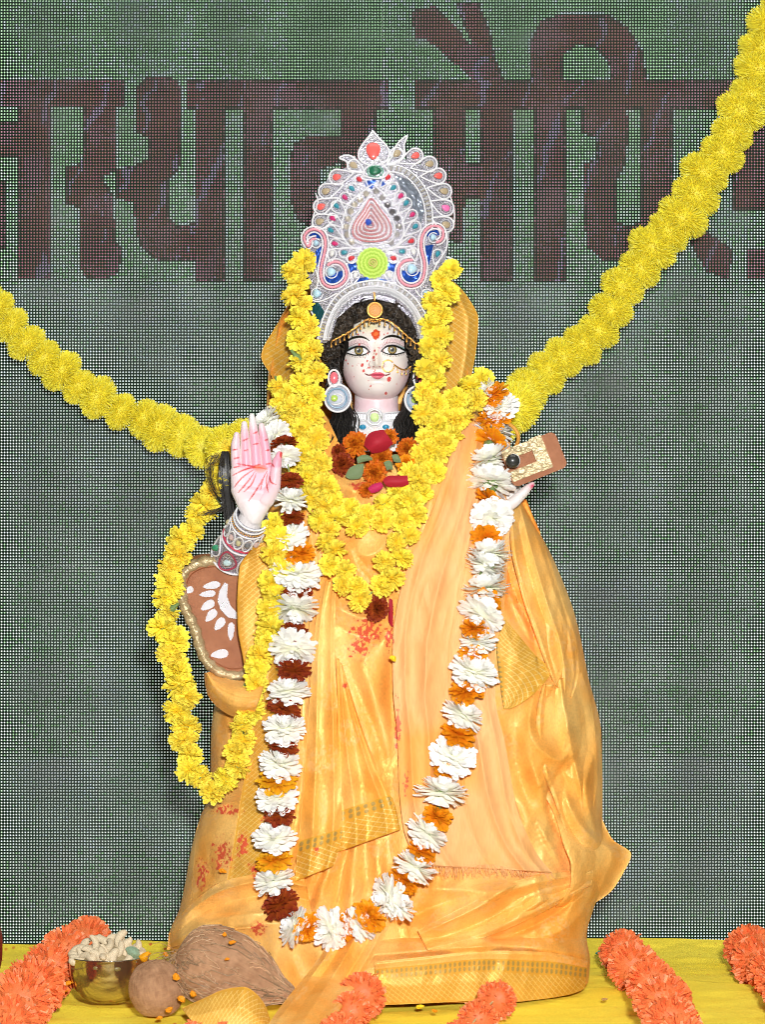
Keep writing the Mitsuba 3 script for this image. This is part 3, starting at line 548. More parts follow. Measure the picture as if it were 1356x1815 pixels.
body.append((V.reshape(-1, 3), grid_faces(60, 80), cn.reshape(-1, 3)))

def hull(*sph):
    return m3.Manifold.batch_hull([m3.Manifold.sphere(float(r), 20).translate([float(x) for x in c]) for c, r in sph])
def limb(nodes):
    """nodes: (px, py, Y, radius px) -> union of hulls of neighbouring balls"""
    q = [(W(a, b, y), r * S) for a, b, y, r in nodes]
    return [hull(q[i], q[i + 1]) for i in range(len(q) - 1)]
def solid(parts, edge=0.0016, it=8):
    m = m3.Manifold.batch_boolean(parts, m3.OpType.Add).refine_to_length(edge)
    me = m.to_mesh(); tm = trimesh.Trimesh(me.vert_properties[:, :3], me.tri_verts, process=True)
    trimesh.smoothing.filter_taubin(tm, iterations=it)
    return np.array(tm.vertices), np.array(tm.faces)
HYY = 0.020                                                    # raised right hand, palm to the viewer
hand = []
for nodes in ([(421, 838, HYY, 10.5), (418, 808, HYY + .000, 9.0), (417.5, 788, HYY - .001, 8.0), (419.5, 770.5, HYY - .003, 5.0)],
              [(437, 832, HYY, 10), (435, 795, HYY, 8.8), (433.5, 770, HYY - .001, 7.8), (433, 751.5, HYY - .003, 5.2)],
              [(455, 830, HYY, 10.5), (452, 788, HYY - .001, 9.0), (449, 760, HYY - .002, 8.0), (446.5, 737.5, HYY - .003, 5.0)],
              [(474, 832, HYY, 10), (470.5, 796, HYY - .001, 9.0), (467, 774, HYY - .002, 8.0), (463.5, 754.5, HYY - .003, 5.2)],
              [(470, 885, HYY - .001, 17), (485, 862, HYY - .006, 12.5), (488.5, 836, HYY - .008, 10.0), (491, 818, HYY - .008, 8.2), (495.5, 804.5, HYY - .006, 5.0)]):
    hand += limb(nodes)
pq = lambda x, y, r, dy=0.0: (W(x, y, HYY + dy), r * S)
hand.append(hull(pq(420, 836, 12), pq(474, 834, 12), pq(425, 870, 15, .001), pq(470, 872, 16, .001)))
hand.append(hull(pq(425, 868, 16), pq(472, 876, 17), pq(438, 900, 15, .002), pq(458, 903, 15, .002)))
hand.append(hull(pq(436, 888, 15), pq(466, 892, 15), pq(448, 915, 19, .004)))
hand += limb([(448, 910, HYY + .004, 20), (438, 935, .036, 24), (420, 972, .08, 29), (412, 1000, .125, 30)])
hand += limb([(412, 1000, .125, 30), (470, 900, .16, 38), (520, 800, .17, 40)])
hv, hf = solid(hand, 0.0010)
k = S * (D + hv[:, 1]) / D
qx, qy = 678 + hv[:, 0] / k, 907.5 - (hv[:, 2] - ZC) / k
hc = np.broadcast_to(WHITE, hv.shape).copy()
facing = sm(HYY - .001, HYY - .006, hv[:, 1])
pk = np.exp(-((qx - 460) / 42) ** 2 - ((qy - 842) / 46) ** 2) + 0.85 * sm(738, 775, qy) * sm(832, 822, qy) * (.45 + .55 * sm(414, 436, qx))
m = np.clip(pk, 0, 1)[:, None] * facing[:, None] * 0.9
hc = hc * (1 - m) + PINK * m
LINES = [[(412, 843), (430, 834), (449, 829), (464, 830)], [(415, 864), (428, 848), (449, 833)], [(422, 873), (434, 860), (452, 836)], [(432, 872), (446, 858), (454, 840)], [(440, 889), (452, 872), (462, 856), (474, 834)],
         [(462, 868), (466, 850), (473, 836)], [(476, 874), (472, 852), (474, 838)], [(478, 842), (481, 855), (489, 859)], [(420, 822), (444, 826), (462, 829), (474, 832)],
         [(412, 798), (421, 796)], [(414, 813), (425, 811)], [(414, 829), (426, 826)], [(430, 782), (440, 777)], [(432, 799), (441, 797)], [(449, 769), (457, 765)], [(449, 788), (459, 786)], [(469, 781), (478, 778)], [(470, 799), (480, 797)], [(471, 823), (481, 821)], [(481, 821), (486, 828)], [(451, 826), (462, 823)]]
for L in LINES:
    dd, _, al = seg_dist(qx, qy, spline(L, 14) if len(L) > 2 else L)
    m = (1 - sm(0.7, 1.7, dd / (0.3 + 0.85 * np.sin(np.pi * np.clip(al * .9 + .06, 0, 1)))))[:, None] * facing[:, None]
    hc = hc * (1 - m) + np.array([0.60, 0.05, 0.05]) * m
m = (1 - sm(8, 15, np.hypot((qx - 462), (qy - 831) * 1.6)))[:, None] * facing[:, None] * 0.6
hc = hc * (1 - m) + np.array([0.72, 0.16, 0.06]) * m
m = (1 - sm(3, 4.5, np.hypot(qx - 499.5, (qy - 806) * 0.6)))[:, None]
hc = hc * (1 - m) + np.array([0.70, 0.06, 0.05]) * m
body.append((hv, hf, hc))
# left hand under the neck of the lute: palm behind the garland, fingers, the little one lifted free
lh = [hull((W(850, 880, 0.088), 17 * S), (W(895, 900, 0.091), 15 * S), (W(858, 905, 0.091), 16 * S), (W(890, 915, 0.096), 14 * S))]
for nodes in ([(893, 902, 0.088, 11.5), (912, 889, 0.084, 10.5), (928, 873, 0.082, 9.0), (943, 858, 0.082, 5)], [(890, 895, 0.096, 11), (908, 874, 0.102, 10), (918, 850, 0.121, 9), (916, 838, 0.136, 6)],
              [(880, 890, 0.096, 11), (892, 866, 0.100, 10), (900, 842, 0.121, 9), (898, 830, 0.136, 6)], [(868, 886, 0.096, 11), (876, 862, 0.098, 10), (884, 838, 0.121, 9), (882, 826, 0.136, 6)], [(852, 884, 0.084, 11), (838, 872, 0.080, 9.5), (836, 856, 0.082, 6)]):
    lh += limb(nodes)
lh += limb([(870, 905, 0.096, 17), (900, 960, 0.136, 26), (890, 1020, 0.166, 34)])
lv, lf = solid(lh, 0.0015)
lc = np.broadcast_to(WHITE, lv.shape).copy()
for (x, y, z), r in ((W(944, 862, .080), 6), (W(836, 868, .071), 7)):
    m = np.exp(-((lv[:, 0] - x) ** 2 + (lv[:, 2] - z) ** 2) / (r * S) ** 2)[:, None]
    lc = lc * (1 - m) + np.array([0.75, 0.07, 0.17]) * m
body.append((lv, lf, lc))
add('body', cat(body), 'm_paint', parent=statue, label='glossy white painted face, neck and hands with pink palm')

# hair: a dark cap round the face, curls along the hairline and loose locks
hr = np.random.default_rng(5)
caps = []
t = np.linspace(0, 1, 50)[:, None]; an = np.linspace(0.02, np.pi - 0.02, 80)[None]
caps.append((W(665 + (88 - 6 * t) * np.cos(an), 612 - (82 - 6 * t) * np.sin(an), 0.105 + 0.11 * t).reshape(-1, 3), grid_faces(50, 80), [0.012, 0.010, 0.008]))
caps.append((ball(W(665, 618, .170), [86 * S, .055, 88 * S], 3)) + ([0.012, 0.010, 0.008],))
curls = []
def curl(x, y, Yd, L, ang, r, turns, rad):
    s = np.linspace(0, 1, 13)
    cx, cyy = x + L * s * math.cos(ang) + r * np.cos(turns * 6.28 * s + x), y + L * s * math.sin(ang) + r * np.sin(turns * 6.28 * s + x)
    return tube(W(cx, cyy, Yd + r * S * 0.7 * np.sin(turns * 6.28 * s * 1.3 + y)), rad * S * (1 - 0.5 * s), 5)
for k in range(420):
    q = hr.uniform(0, 1); an_ = np.pi * q
    ri = hr.uniform(0, 1) ** 0.8
    x = 665 + (68 + 20 * ri) * math.cos(an_); y = 622 - (64 + 22 * ri) * math.sin(an_) + (10 * abs(math.cos(an_)) ** 3)
    curls.append(curl(x, y, 0.112 - 0.012 * math.sin(an_) + hr.uniform(-.004, .006), hr.uniform(5, 12), hr.uniform(0, 6.28), hr.uniform(3.5, 6.0), hr.uniform(0.8, 1.6), hr.uniform(1.5, 3.0)) + (np.array([0.030, 0.022, 0.015]) * hr.uniform(0.2, 2.4),))
for k in range(260):                                           # side locks beside the cheeks
    sd = hr.choice([-1, 1]); q = hr.uniform(0, 1)
    x = (589 - 2 * q + hr.normal(0, 6.5) if sd < 0 else 741 - 2 * q + hr.normal(0, 6)); y = 606 + 72 * q
    curls.append(curl(x, y, 0.128 + hr.uniform(-.006, .008), hr.uniform(12, 26), hr.uniform(1.1, 2.0), hr.uniform(2, 4), hr.uniform(0.6, 1.5), hr.uniform(0.9, 2)) + (np.array([0.014, 0.012, 0.010]) * hr.uniform(0.5, 2.2),))
for k in range(420):                                           # long hair falling on the shoulders
    sd = hr.choice([-1, 1]); o = hr.normal(0, 1)
    if sd < 0: p = [(600 + 6 * o, 690, .152), (606 + 8 * o, 725, .142), (606 + 11 * o, 760, .120), (604 + 11 * o + hr.normal(0, 4), 788 + hr.uniform(-10, 14), .100)]
    else: p = [(733 + 5 * o, 680, .152), (727 + 7 * o, 720, .142), (722 + 10 * o, 750, .122), (722 + 9 * o + hr.normal(0, 4), 775 + hr.uniform(-10, 14), .102)]
    q = spline(np.array(p) + hr.normal(0, .7, (4, 1)) * [1, 0, 0], 9)
    q = spline(q, 22); ph_ = hr.uniform(0, 1.2); q[:, 0] += 2.6 * np.sin(np.linspace(0, 15, 22) + ph_)
    curls.append(tube(W(q[:, 0], q[:, 1], q[:, 2] - 0.006 * abs(hr.normal())), 1.0 * S, 4) + (np.array([0.013, 0.012, 0.011]) * hr.uniform(0.5, 2),))
for k in range(45):                                            # tail of hair behind the raised hand
    o = hr.normal(0, 1)
    q = spline(np.array([(398 + 3 * o, 800, .060), (396 + 6 * o, 840, .055), (402 + 6 * o, 890, .060), (408 + 5 * o, 930 + hr.uniform(-15, 10), .065)]), 9)
    curls.append(tube(W(q[:, 0], q[:, 1], q[:, 2]), 1.3 * S, 4) + (np.array([0.012, 0.011, 0.010]) * hr.uniform(0.5, 2),))
for k in range(16):
    o = hr.normal(0, 1); c = hr.uniform(0, 6.28, 5)
    q = spline(np.array([(398, 810 + 20 * hr.random(), .045), (385 + 8 * o, 800 + 20 * hr.random(), .04), (378 + 6 * o, 850 + 30 * hr.random(), .04), (396, 890 + 20 * hr.random(), .045), (365 + 10 * o, 905 + 10 * hr.random(), .04)]), 24)
    curls.append(tube(W(q[:, 0], q[:, 1], q[:, 2]), 0.5 * S, 3) + (np.array([0.03, 0.025, 0.02]),))
add('hair', cat(caps + curls), 'm_hair', parent=statue, label='curly black hair round the face and loose over the shoulders')

# ------------------------------------------------------------------ flowers
def flower(n, seed, el=(-35, 85), Lin=0.5, wd=0.30, curl=15, ruffle=0.08, cup=0.25, tip=(1, 1, 1), base=None, alt=None, ns=5, nt=5, pointed=0.12, jit=9):
    rg = np.random.default_rng(seed)
    q = (np.arange(n) + 0.5) / n
    az = np.arange(n) * 2.39996 + rg.normal(0, .12, n); e0 = np.radians(el[0] + (el[1] - el[0]) * q ** 1.1 + rg.normal(0, jit, n))
    L = (1 + (Lin - 1) * q) * rg.uniform(.86, 1.08, n); w = wd * rg.uniform(.8, 1.2, n) * (1 - 0.35 * q)
    s = np.linspace(0, 1, ns)[None, :, None]; t = np.linspace(-1, 1, nt)[None, None, :]
    ee = e0[:, None, None] + np.radians(curl * rg.normal(1, .6, n))[:, None, None] * s * s
    ds = np.diff(np.r_[0, s.ravel()])[None, :, None] * L[:, None, None]
    r = 0.05 + np.cumsum(np.cos(ee) * ds, 1); z = np.cumsum(np.sin(ee) * ds, 1)
    W_ = w[:, None, None] * np.sqrt(np.clip(s, 0.02, 1)) * (1 - 0.35 * s ** 6)
    back = pointed * s ** 3 * t * t * L[:, None, None]
    r = r - back * np.cos(ee); z = z - back * np.sin(ee)
    ph = rg.uniform(0, 6.28, n)[:, None, None]
    off = cup * W_ * t * t + ruffle * s * s * np.sin(2.6 * np.pi * t + ph) * (0.4 + 0.6 * t * t) + 0 * r
    r = r - off * np.sin(ee); z = z + off * np.cos(ee); x = W_ * t + 0 * r
    ca, sa = np.cos(az)[:, None, None], np.sin(az)[:, None, None]
    V = np.stack([r * ca - x * sa, r * sa + x * ca, z], -1)
    f0 = grid_faces(ns, nt)
    F = (f0[None] + (np.arange(n) * ns * nt)[:, None, None]).reshape(-1, 3)
    base = tip if base is None else base
    m = (s ** 1.3 + 0 * t) + np.zeros((n, 1, 1))
    c = np.asarray(base) * (1 - m[..., None]) + np.asarray(tip) * m[..., None]
    if alt is not None:
        k = (np.abs(t) ** 2 * s ** 2 + np.zeros((n, 1, 1)))[..., None] * rg.uniform(0.2, 1, n)[:, None, None, None]
        c = c * (1 - k) + np.asarray(alt) * k
    c = c * (rg.uniform(.86, 1.04, n) * np.where(rg.random(n) < .05, .8, 1))[:, None, None, None] * (1 if tip[2] > .5 else np.array([1, 1 - .014 * (seed % 5), 1]) * (1 - .012 * (seed % 4)))
    return V.reshape(-1, 3), F, np.clip(c.reshape(-1, 3), 0, 0.95)

YEL, YELB = (0.95, 0.85, 0.09), (0.92, 0.76, 0.045)
FL = {}
for k in range(5):
    FL.setdefault('yellow', []).append(flower(110, 100 + k, el=(-58, 88), Lin=0.72, wd=0.21, ruffle=0.11, cup=.4, curl=28, jit=13, tip=YEL, base=YELB))
    FL.setdefault('white', []).append(flower(165, 200 + k, el=(-60, 88), Lin=0.68, wd=0.165, ruffle=0.02, cup=0.15, curl=26, tip=(0.95, 0.95, 0.94), base=(0.93, 0.93, 0.80), ns=5, nt=3, pointed=0.05, jit=14))
    FL.setdefault('orange', []).append(flower(84, 300 + k, el=(-52, 86), Lin=0.72, wd=0.25, ruffle=0.12, tip=(0.88, 0.36, 0.008), base=(0.72, 0.20, 0.005)))
    FL.setdefault('maroon', []).append(flower(100, 400 + k, el=(-50, 86), Lin=0.7, wd=0.21, ruffle=0.12, tip=(0.22, 0.015, 0.008), base=(0.42, 0.09, 0.008), alt=(0.50, 0.11, 0.01)))
    FL.setdefault('rust', []).append(flower(120, 500 + k, el=(-30, 88), Lin=0.6, wd=0.17, ruffle=0.12, tip=(0.60, 0.10, 0.008), base=(0.78, 0.33, 0.012), alt=(0.80, 0.30, 0.01)))
    FL.setdefault('amber', []).append(flower(84, 600 + k, el=(-50, 85), Lin=0.7, wd=0.24, ruffle=0.12, tip=(0.86, 0.50, 0.012), base=(0.75, 0.26, 0.008), alt=(0.80, 0.36, 0.02)))
FL = {k: [mikit.ply((v, f), 'm_petal', smooth=True, color=c) for v, f, c in L] for k, L in FL.items()}
def calyx_mesh():
    z = np.linspace(-1.05, 0.02, 8); r = np.array([.10, .11, .13, .20, .25, .26, .24, .20]); a = np.linspace(0, 2 * np.pi, 11)[:-1]
    V = np.stack([(r[:, None] * (1 + .12 * np.cos(5 * a))[None]) * np.cos(a), (r[:, None] * (1 + .12 * np.cos(5 * a))[None]) * np.sin(a), np.broadcast_to(z[:, None], (8, 10))], -1).reshape(-1, 3)
    i, j = np.meshgrid(np.arange(7), np.arange(10), indexing='ij'); q = np.stack([i * 10 + j, i * 10 + (j + 1) % 10, (i + 1) * 10 + (j + 1) % 10, (i + 1) * 10 + j], -1).reshape(-1, 4)
    return V, np.vstack([q[:, [0, 1, 2]], q[:, [0, 2, 3]]])
CAL = mikit.ply(calyx_mesh(), 'm_petal', smooth=True, color=np.broadcast_to([0.17, 0.26, 0.09], (80, 3)))

def frame(axis, roll, scale, pos):
    a = np.asarray(axis, float); a = a / np.linalg.norm(a)
    b = np.cross(a, [0.31, 0.17, 0.93]); b /= np.linalg.norm(b); c = np.cross(a, b)
    b, c = b * math.cos(roll) + c * math.sin(roll), c * math.cos(roll) - b * math.sin(roll)
    M = np.eye(4); sc = np.broadcast_to(scale, (3,))
    M[:3, 0], M[:3, 1], M[:3, 2], M[:3, 3] = b * sc[0], c * sc[1], a * sc[2], pos
    return T(M)

def string_up(gkey, nodes, ta, tb, jit, seed, calyx=0.5, string=(0.25, 0.33, 0.12), flat=1.0, srad=0.0011, upward=0.5):
    """Flowers strung one after another: nodes (px, py, Y, kind, radius px)."""
    rg = np.random.default_rng(seed)
    P = np.array([W(a, b, y) for a, b, y, *_ in nodes])
    tg = np.gradient(P, axis=0)
    for i, (a, b, y, kind, r) in enumerate(nodes):
        t = tg[i] / (np.linalg.norm(tg[i]) + 1e-9)
        sg = 1 if t[2] > 0 else -1
        ax = t * ta * (sg if rg.random() < upward else -sg) + np.array([0, -1, 0]) * tb * rg.uniform(.5, 1.4) + rg.normal(0, jit, 3)
        L = FL[kind]; sc = r * S * (D + y) / D * np.array([rg.uniform(.93, 1.07), rg.uniform(.93, 1.07), (flat if kind == 'white' else .85 * flat + .1) * rg.uniform(.9, 1.15)])
        k = key_for(gkey + '__flower')
        M = frame(ax, rg.uniform(0, 6.28), sc, P[i])
        scene[k] = {**L[rg.integers(len(L))], 'to_world': M}
        if rg.random() < calyx:
            scene[k + '__calyx'] = {**CAL, 'to_world': M}
    cut = np.r_[0, np.nonzero(np.linalg.norm(np.diff(P, axis=0), axis=1) > .05)[0] + 1, len(P)]
    runs = [tube(P[a:b] + [0, .004, 0], srad, 5) for a, b in zip(cut[:-1], cut[1:]) if b - a > 1]
    add('string', cat(runs), 'm_cord', color=list(string), parent=gkey)

def along(pts, gap, r, lane, kind, Yf, seed, rj=0.12):
    rg = np.random.default_rng(seed)
    p = np.asarray(pts, float); n = max(2, int(np.linalg.norm(np.diff(p[:, :2], axis=0), axis=1).sum() / gap))
    q = spline(p[:, :2], n); t = np.gradient(q, axis=0); t /= np.linalg.norm(t, axis=1, keepdims=True)
    out = []
    for i in range(n):
        s = (lane if i % 2 else -lane) + rg.normal(0, 2.5)
        x, y = q[i, 0] - t[i, 1] * s + rg.normal(0, 1.5), q[i, 1] + t[i, 0] * s
        rr = r * rg.uniform(1 - rj, 1 + rj)
        out.append((x, y, Yf(x, y, i / (n - 1), rr) + rg.normal(0, .002), kind, rr))
    return out
def on_body(gap=0.014): return lambda x, y, q, r: float(front(np.array(x), np.array(y))) - gap - 0.45 * r * S

# long yellow garland that hangs from the crown past the face to the chest
top = lambda ya, yb: (lambda x, y, q, r: float(np.interp(y, [450, 680, 760, 830], [ya, yb, 0.085, float(front(np.array(x), np.array(max(y, 830)))) - 0.022 - .45 * r * S])))
g = thing('yellow_garland', 'long yellow flower garland hanging from both sides of the crown down to the chest', 'garland', 'flower garlands on the statue')
nodes = along([(530, 462), (524, 500), (536, 560), (541, 620), (549, 680), (548, 730), (552, 790), (560, 860), (572, 925), (590, 983), (614, 1030), (645, 1056)], 19, 24.5, 9, 'yellow', top(0.088, 0.088), 31)
nodes += along([(684, 1040), (702, 985), (722, 930), (745, 870), (768, 810), (765, 760), (763, 700), (768, 640), (775, 580), (783, 520), (790, 478)], 19, 24.5, 9, 'yellow', top(0.088, 0.088), 32)
string_up(g, nodes, .55, .75, .4, 33, calyx=.35)
# shorter one lying on the shoulders
g = thing('yellow_garland', 'short thick yellow flower garland lying on the shoulders and crossing the chest under the roses', 'garland', 'flower garlands on the statue')
shoulder = lambda x, y, q, r: float(np.interp(y, [660, 720, 800], [0.118, 0.095, float(front(np.array(x), np.array(max(y, 800.)))) - .014 - .4 * r * S]))
nodes = along([(487, 700), (510, 716), (528, 752), (535, 800), (548, 850), (580, 893), (620, 918), (655, 920), (690, 898), (722, 868), (752, 822), (785, 775), (815, 725), (838, 690), (846, 668)], 18, 24, 11, 'yellow', shoulder, 41)
string_up(g, nodes, .5, .75, .45, 42, calyx=.4)
nodes = along([(505, 705), (545, 760), (553, 820), (566, 870)], 20, 24, 10, 'yellow', lambda x, y, q, r: shoulder(x, y, q, r) - .008, 43) + along([(748, 850), (776, 790), (800, 740), (832, 700)], 20, 24, 10, 'yellow', lambda x, y, q, r: shoulder(x, y, q, r) - .006, 44)
string_up(g, nodes, .4, .8, .45, 45, calyx=.4)
# loop hanging down the left side over the lute
g = thing('yellow_garland', 'yellow flower garland looping down over the lute on the left', 'garland', 'flower garlands on the statue')
dl = lambda x, y, q, r: float(np.interp(q, [0, .1, .25, .45, .55, .75, 1], [.075, .06, .058, .075, .06, .028, .026]))
nodes = along([(402, 800), (385, 850), (360, 898), (328, 948), (305, 1000), (293, 1060), (299, 1110), (308, 1160), (317, 1215), (323, 1275), (333, 1335), (352, 1384), (382, 1394), (412, 1358), (430, 1300), (444, 1240), (457, 1185), (472, 1125), (484, 1060), (490, 990), (492, 930)], 25, 28.5, 4, 'yellow', dl, 51)
string_up(g, nodes, .75, .6, .35, 52, calyx=.75)

# the long white, orange and maroon garland
NW = [(470, 745, 'white', 30), (490, 772, 'white', 30), (501, 786, 'maroon', 25), (507, 810, 'white', 28), (513, 850, 'maroon', 22), (514, 884, 'white', 35), (517, 917, 'maroon', 22), (515, 946, 'white', 36), (531, 979, 'orange', 27), (527, 1012, 'white', 44), (523, 1046, 'maroon', 30),
      (523, 1080, 'white', 44), (522, 1118, 'maroon', 28), (516, 1153, 'white', 47), (520, 1190, 'maroon', 29), (513, 1222, 'white', 41), (505, 1257, 'maroon', 30), (505, 1289, 'white', 42), (501, 1321, 'maroon', 26), (497, 1350, 'white', 42), (492, 1380, 'amber', 34), (491, 1411, 'white', 40), (494, 1440, 'maroon', 28),
      (487, 1482, 'white', 40), (486, 1522, 'amber', 32), (484, 1556, 'white', 40), (497, 1600, 'maroon', 36), (520, 1640, 'white', 37), (548, 1645, 'orange', 29), (583, 1646, 'white', 42), (616, 1640, 'orange', 28), (640, 1634, 'white', 36), (657, 1622, 'orange', 32), (688, 1590, 'white', 44), (704, 1602, 'white', 38), (719, 1558, 'orange', 29),
      (737, 1534, 'white', 42), (750, 1506, 'orange', 27), (757, 1472, 'white', 40), (775, 1446, 'orange', 29), (783, 1400, 'white', 47), (790, 1365, 'orange', 25), (805, 1338, 'white', 44), (817, 1300, 'orange', 33), (823, 1264, 'white', 40), (830, 1222, 'orange', 33), (840, 1187, 'white', 44), (838, 1160, 'orange', 25), (848, 1135, 'white', 35),
      (842, 1112, 'orange', 27), (851, 1090, 'white', 44), (862, 1066, 'orange', 29), (860, 1040, 'white', 43), (862, 1000, 'white', 38), (868, 978, 'white', 40), (862, 953, 'orange', 27), (872, 920, 'white', 43), (869, 886, 'orange', 28), (871, 852, 'white', 45), (892, 834, 'orange', 24), (868, 812, 'white', 44), (870, 784, 'orange', 34), (876, 760, 'white', 40), (876, 738, 'orange', 32), (884, 716, 'white', 36), (874, 698, 'orange', 26), (862, 690, 'white', 22)]
g = thing('white_garland', 'long white chrysanthemum garland with orange and maroon marigolds hanging to the knees', 'garland', 'flower garlands on the statue')
def yw(x, y, r):
    f = float(front(np.array(min(max(x, 455), 885.)), np.array(float(y)))) - .020 - .5 * r * S
    if x < 540 and y < 1240: f = min(f, .034 - .3 * r * S)
    if y < 800: f = float(np.interp(y, [690, 800], [.105, f]))
    return f
nodes = [(x + RNG.normal(0, 1.2), y, yw(x, y, r) - (.003 if k != 'white' else 0), k, r * (1.10 if k == 'white' else 1.12)) for x, y, k, r in NW]
string_up(g, nodes, .95, .50, .20, 62, calyx=.8, flat=.66, upward=.78)

# loose marigolds, petals and leaves tucked in at the neckline
for i, (x, y, r, kind) in enumerate([(630, 787, 27, 'rust'), (607, 822, 24, 'maroon'), (676, 812, 24, 'rust'), (722, 795, 22, 'rust'), (664, 838, 25, 'rust'), (720, 822, 20, 'orange'), (690, 775, 18, 'rust'), (600, 800, 16, 'maroon'), (668, 1078, 26, 'maroon'), (650, 868, 16, 'rust')]):
    lab = {0: 'rust orange marigold under the choker, beside the large rose petal', 1: 'dark maroon marigold at the left of the neckline', 2: 'rust orange marigold below the large rose petal', 3: 'rust orange marigold at the right of the neckline', 4: 'rust orange marigold above the folded rose petal', 5: 'bright orange marigold under the right strand of hair',
           6: 'small rust marigold half hidden behind the large rose petal', 7: 'small maroon marigold at the upper left edge of the neckline', 8: 'maroon marigold at the lowest point of the yellow garland', 9: 'small rust marigold lying lowest of those on the blouse'}[i]
    k = thing('marigold', lab, 'flower')
    yy = float(front(np.array(x), np.array(float(y)))) - .020
    scene[k] = {**FL[kind][i % 5], 'to_world': frame([RNG.normal(0, .3), -1, RNG.normal(.1, .3)], i, r * S, W(x, y, min(yy, .085)))}
def leaf_sheet(outline_a, outline_b, Yd, bend, n=10):
    a, b = poly(outline_a, n), poly(outline_b, n); u = np.linspace(0, 1, 7)[:, None]; t = np.linspace(0, 1, n)[None]
    px = a[None, :, 0] * (1 - u) + b[None, :, 0] * u; py = a[None, :, 1] * (1 - u) + b[None, :, 1] * u
    return W(px, py, Yd - bend * np.sin(np.pi * u) * np.sin(np.pi * (0.15 + .7 * t))).reshape(-1, 3), grid_faces(7, n)
RED = [0.40, 0.015, 0.03]
def petal_at(a, b, Yd, bend, label, c=RED, base='rose_petal', ct='petal'): add(base, leaf_sheet(a, b, Yd, bend), 'm_petal', color=c, label=label, cat=ct)
petal_at([(645, 790), (655, 768), (680, 762)], [(660, 804), (680, 800), (697, 785)], .052, .012, 'large crimson rose petal just below the choker')
petal_at([(678, 852), (690, 843), (722, 843)], [(685, 862), (705, 864), (725, 858)], .034, .005, 'folded crimson rose petal at the right of the neckline')
petal_at([(652, 866), (662, 858), (676, 855)], [(658, 874), (668, 872), (680, 862)], .040, .003, 'small magenta rose petal on the blouse', c=[0.5, 0.02, 0.10])
petal_at([(690, 1060), (696, 1064), (697, 1080)], [(688, 1096), (692, 1108), (697, 1112)], .022, .004, 'narrow red petal caught at the edge of the sheer shawl')
for a, b, lab in (([(612, 845), (622, 828), (644, 822)], [(620, 850), (638, 848), (645, 826)], 'broad green leaf under the maroon marigold'), ([(632, 812), (648, 806), (660, 812)], [(634, 822), (646, 818), (660, 816)], 'small green leaf under the rust marigold at the choker'),
                  ([(680, 820), (690, 816), (696, 826)], [(686, 834), (692, 832), (697, 834)], 'green leaf between the marigolds at the right'), ([(694, 808), (702, 805), (710, 814)], [(698, 818), (704, 820), (711, 820)], 'tiny green leaf beside the right marigold')):
    petal_at(a, b, .050, .002, lab, c=[0.16, 0.22, 0.10], base='leaf', ct='leaf')

# ------------------------------------------------------------------ fringed paper garlands
def pom(seed, n, wd, col, bright, bend=.25, segs=2, sig=.42):
    rg = np.random.default_rng(seed)
    az = rg.uniform(0, 6.283, n); el = np.clip(rg.normal(0, sig, n), -1.2, 1.2)
    d = np.stack([np.cos(el) * np.cos(az), np.cos(el) * np.sin(az), np.sin(el)], 1)
    L = rg.uniform(.82, 1.05, n) * (1 - .22 * np.abs(np.sin(el)))
    sd = np.cross(d, rg.normal(0, 1, (n, 3))); sd /= np.linalg.norm(sd, axis=1, keepdims=True); up = np.cross(d, sd)
    s = np.linspace(.25, 1, segs + 1)
    w = wd * rg.uniform(.6, 1.3, n)
    bd = rg.normal(0, bend, n)
    c = d[:, None] * (s[None, :, None] * L[:, None, None]) + up[:, None] * (bd[:, None] * s[None] ** 2.5)[..., None] * .6
    V = np.stack([c - sd[:, None] * w[:, None, None], c + sd[:, None] * w[:, None, None]], 2)
    F = (grid_faces(segs + 1, 2)[None] + (np.arange(n) * (segs + 1) * 2)[:, None, None]).reshape(-1, 3)
    cc = np.asarray(col)[None] * rg.uniform(.8, 1.1, n)[:, None]
    cc = cc + np.asarray(bright)[None] * (rg.random(n) < .12)[:, None]
    cc = np.broadcast_to(cc[:, None, None], V.shape)
    b = ball([0, 0, 0], [.74, .74, .50], 2)
    v, f, c3 = cat([(V.reshape(-1, 3), F, np.clip(cc.reshape(-1, 3), 0, .95)), (b[0], b[1], np.asarray(col) * .8)])
    return mikit.ply((v, f), 'm_plastic', smooth=False, color=c3)
POMY = [pom(700 + k, 3200, .013, (.92, .82, .06), (.04, .10, .10), bend=.16) for k in range(4)]
POMO = [pom(720 + k, 620, .060, (.85, .21, .065), (.06, .14, .10), bend=.30, sig=.30) for k in range(4)]
def pom_garland(base, label, pts, poms, group, seed, rm):
    g = thing(base, label, 'garland', group); rg = np.random.default_rng(seed)
    P = np.array([W(a, b, y) for a, b, y, r in pts]); tg = np.gradient(P, axis=0)
    for i, (a, b, y, r) in enumerate(pts):
        scene[key_for(g + '__tuft')] = {**poms[rg.integers(len(poms))], 'to_world': frame(tg[i] + rg.normal(0, .1, 3) * np.linalg.norm(tg[i]), rg.uniform(0, 6.28), r * rm * rg.uniform(.88, 1.10) * rg.uniform(.95, 1.06, 3), P[i] + rg.normal(0, .0022, 3))}
    add('string', tube(spline(P, len(P) * 3), .0012, 5), 'm_cord', color=[0.7, 0.6, 0.3], parent=g)
YG = 0.42
q = spline([(-40, 525), (0, 556), (38, 597), (78, 635), (120, 668), (158, 697), (200, 722), (240, 744), (285, 760), (328, 779), (368, 790), (405, 792), (440, 775)], 15)
pom_garland('yellow_fringe_garland', 'yellow fringed garland swagging down the screen to the left of the statue', [(x, y, YG - .17 * sm(300, 440, x), 1) for x, y in q], POMY, 'yellow fringed garlands', 3, 0.0295)
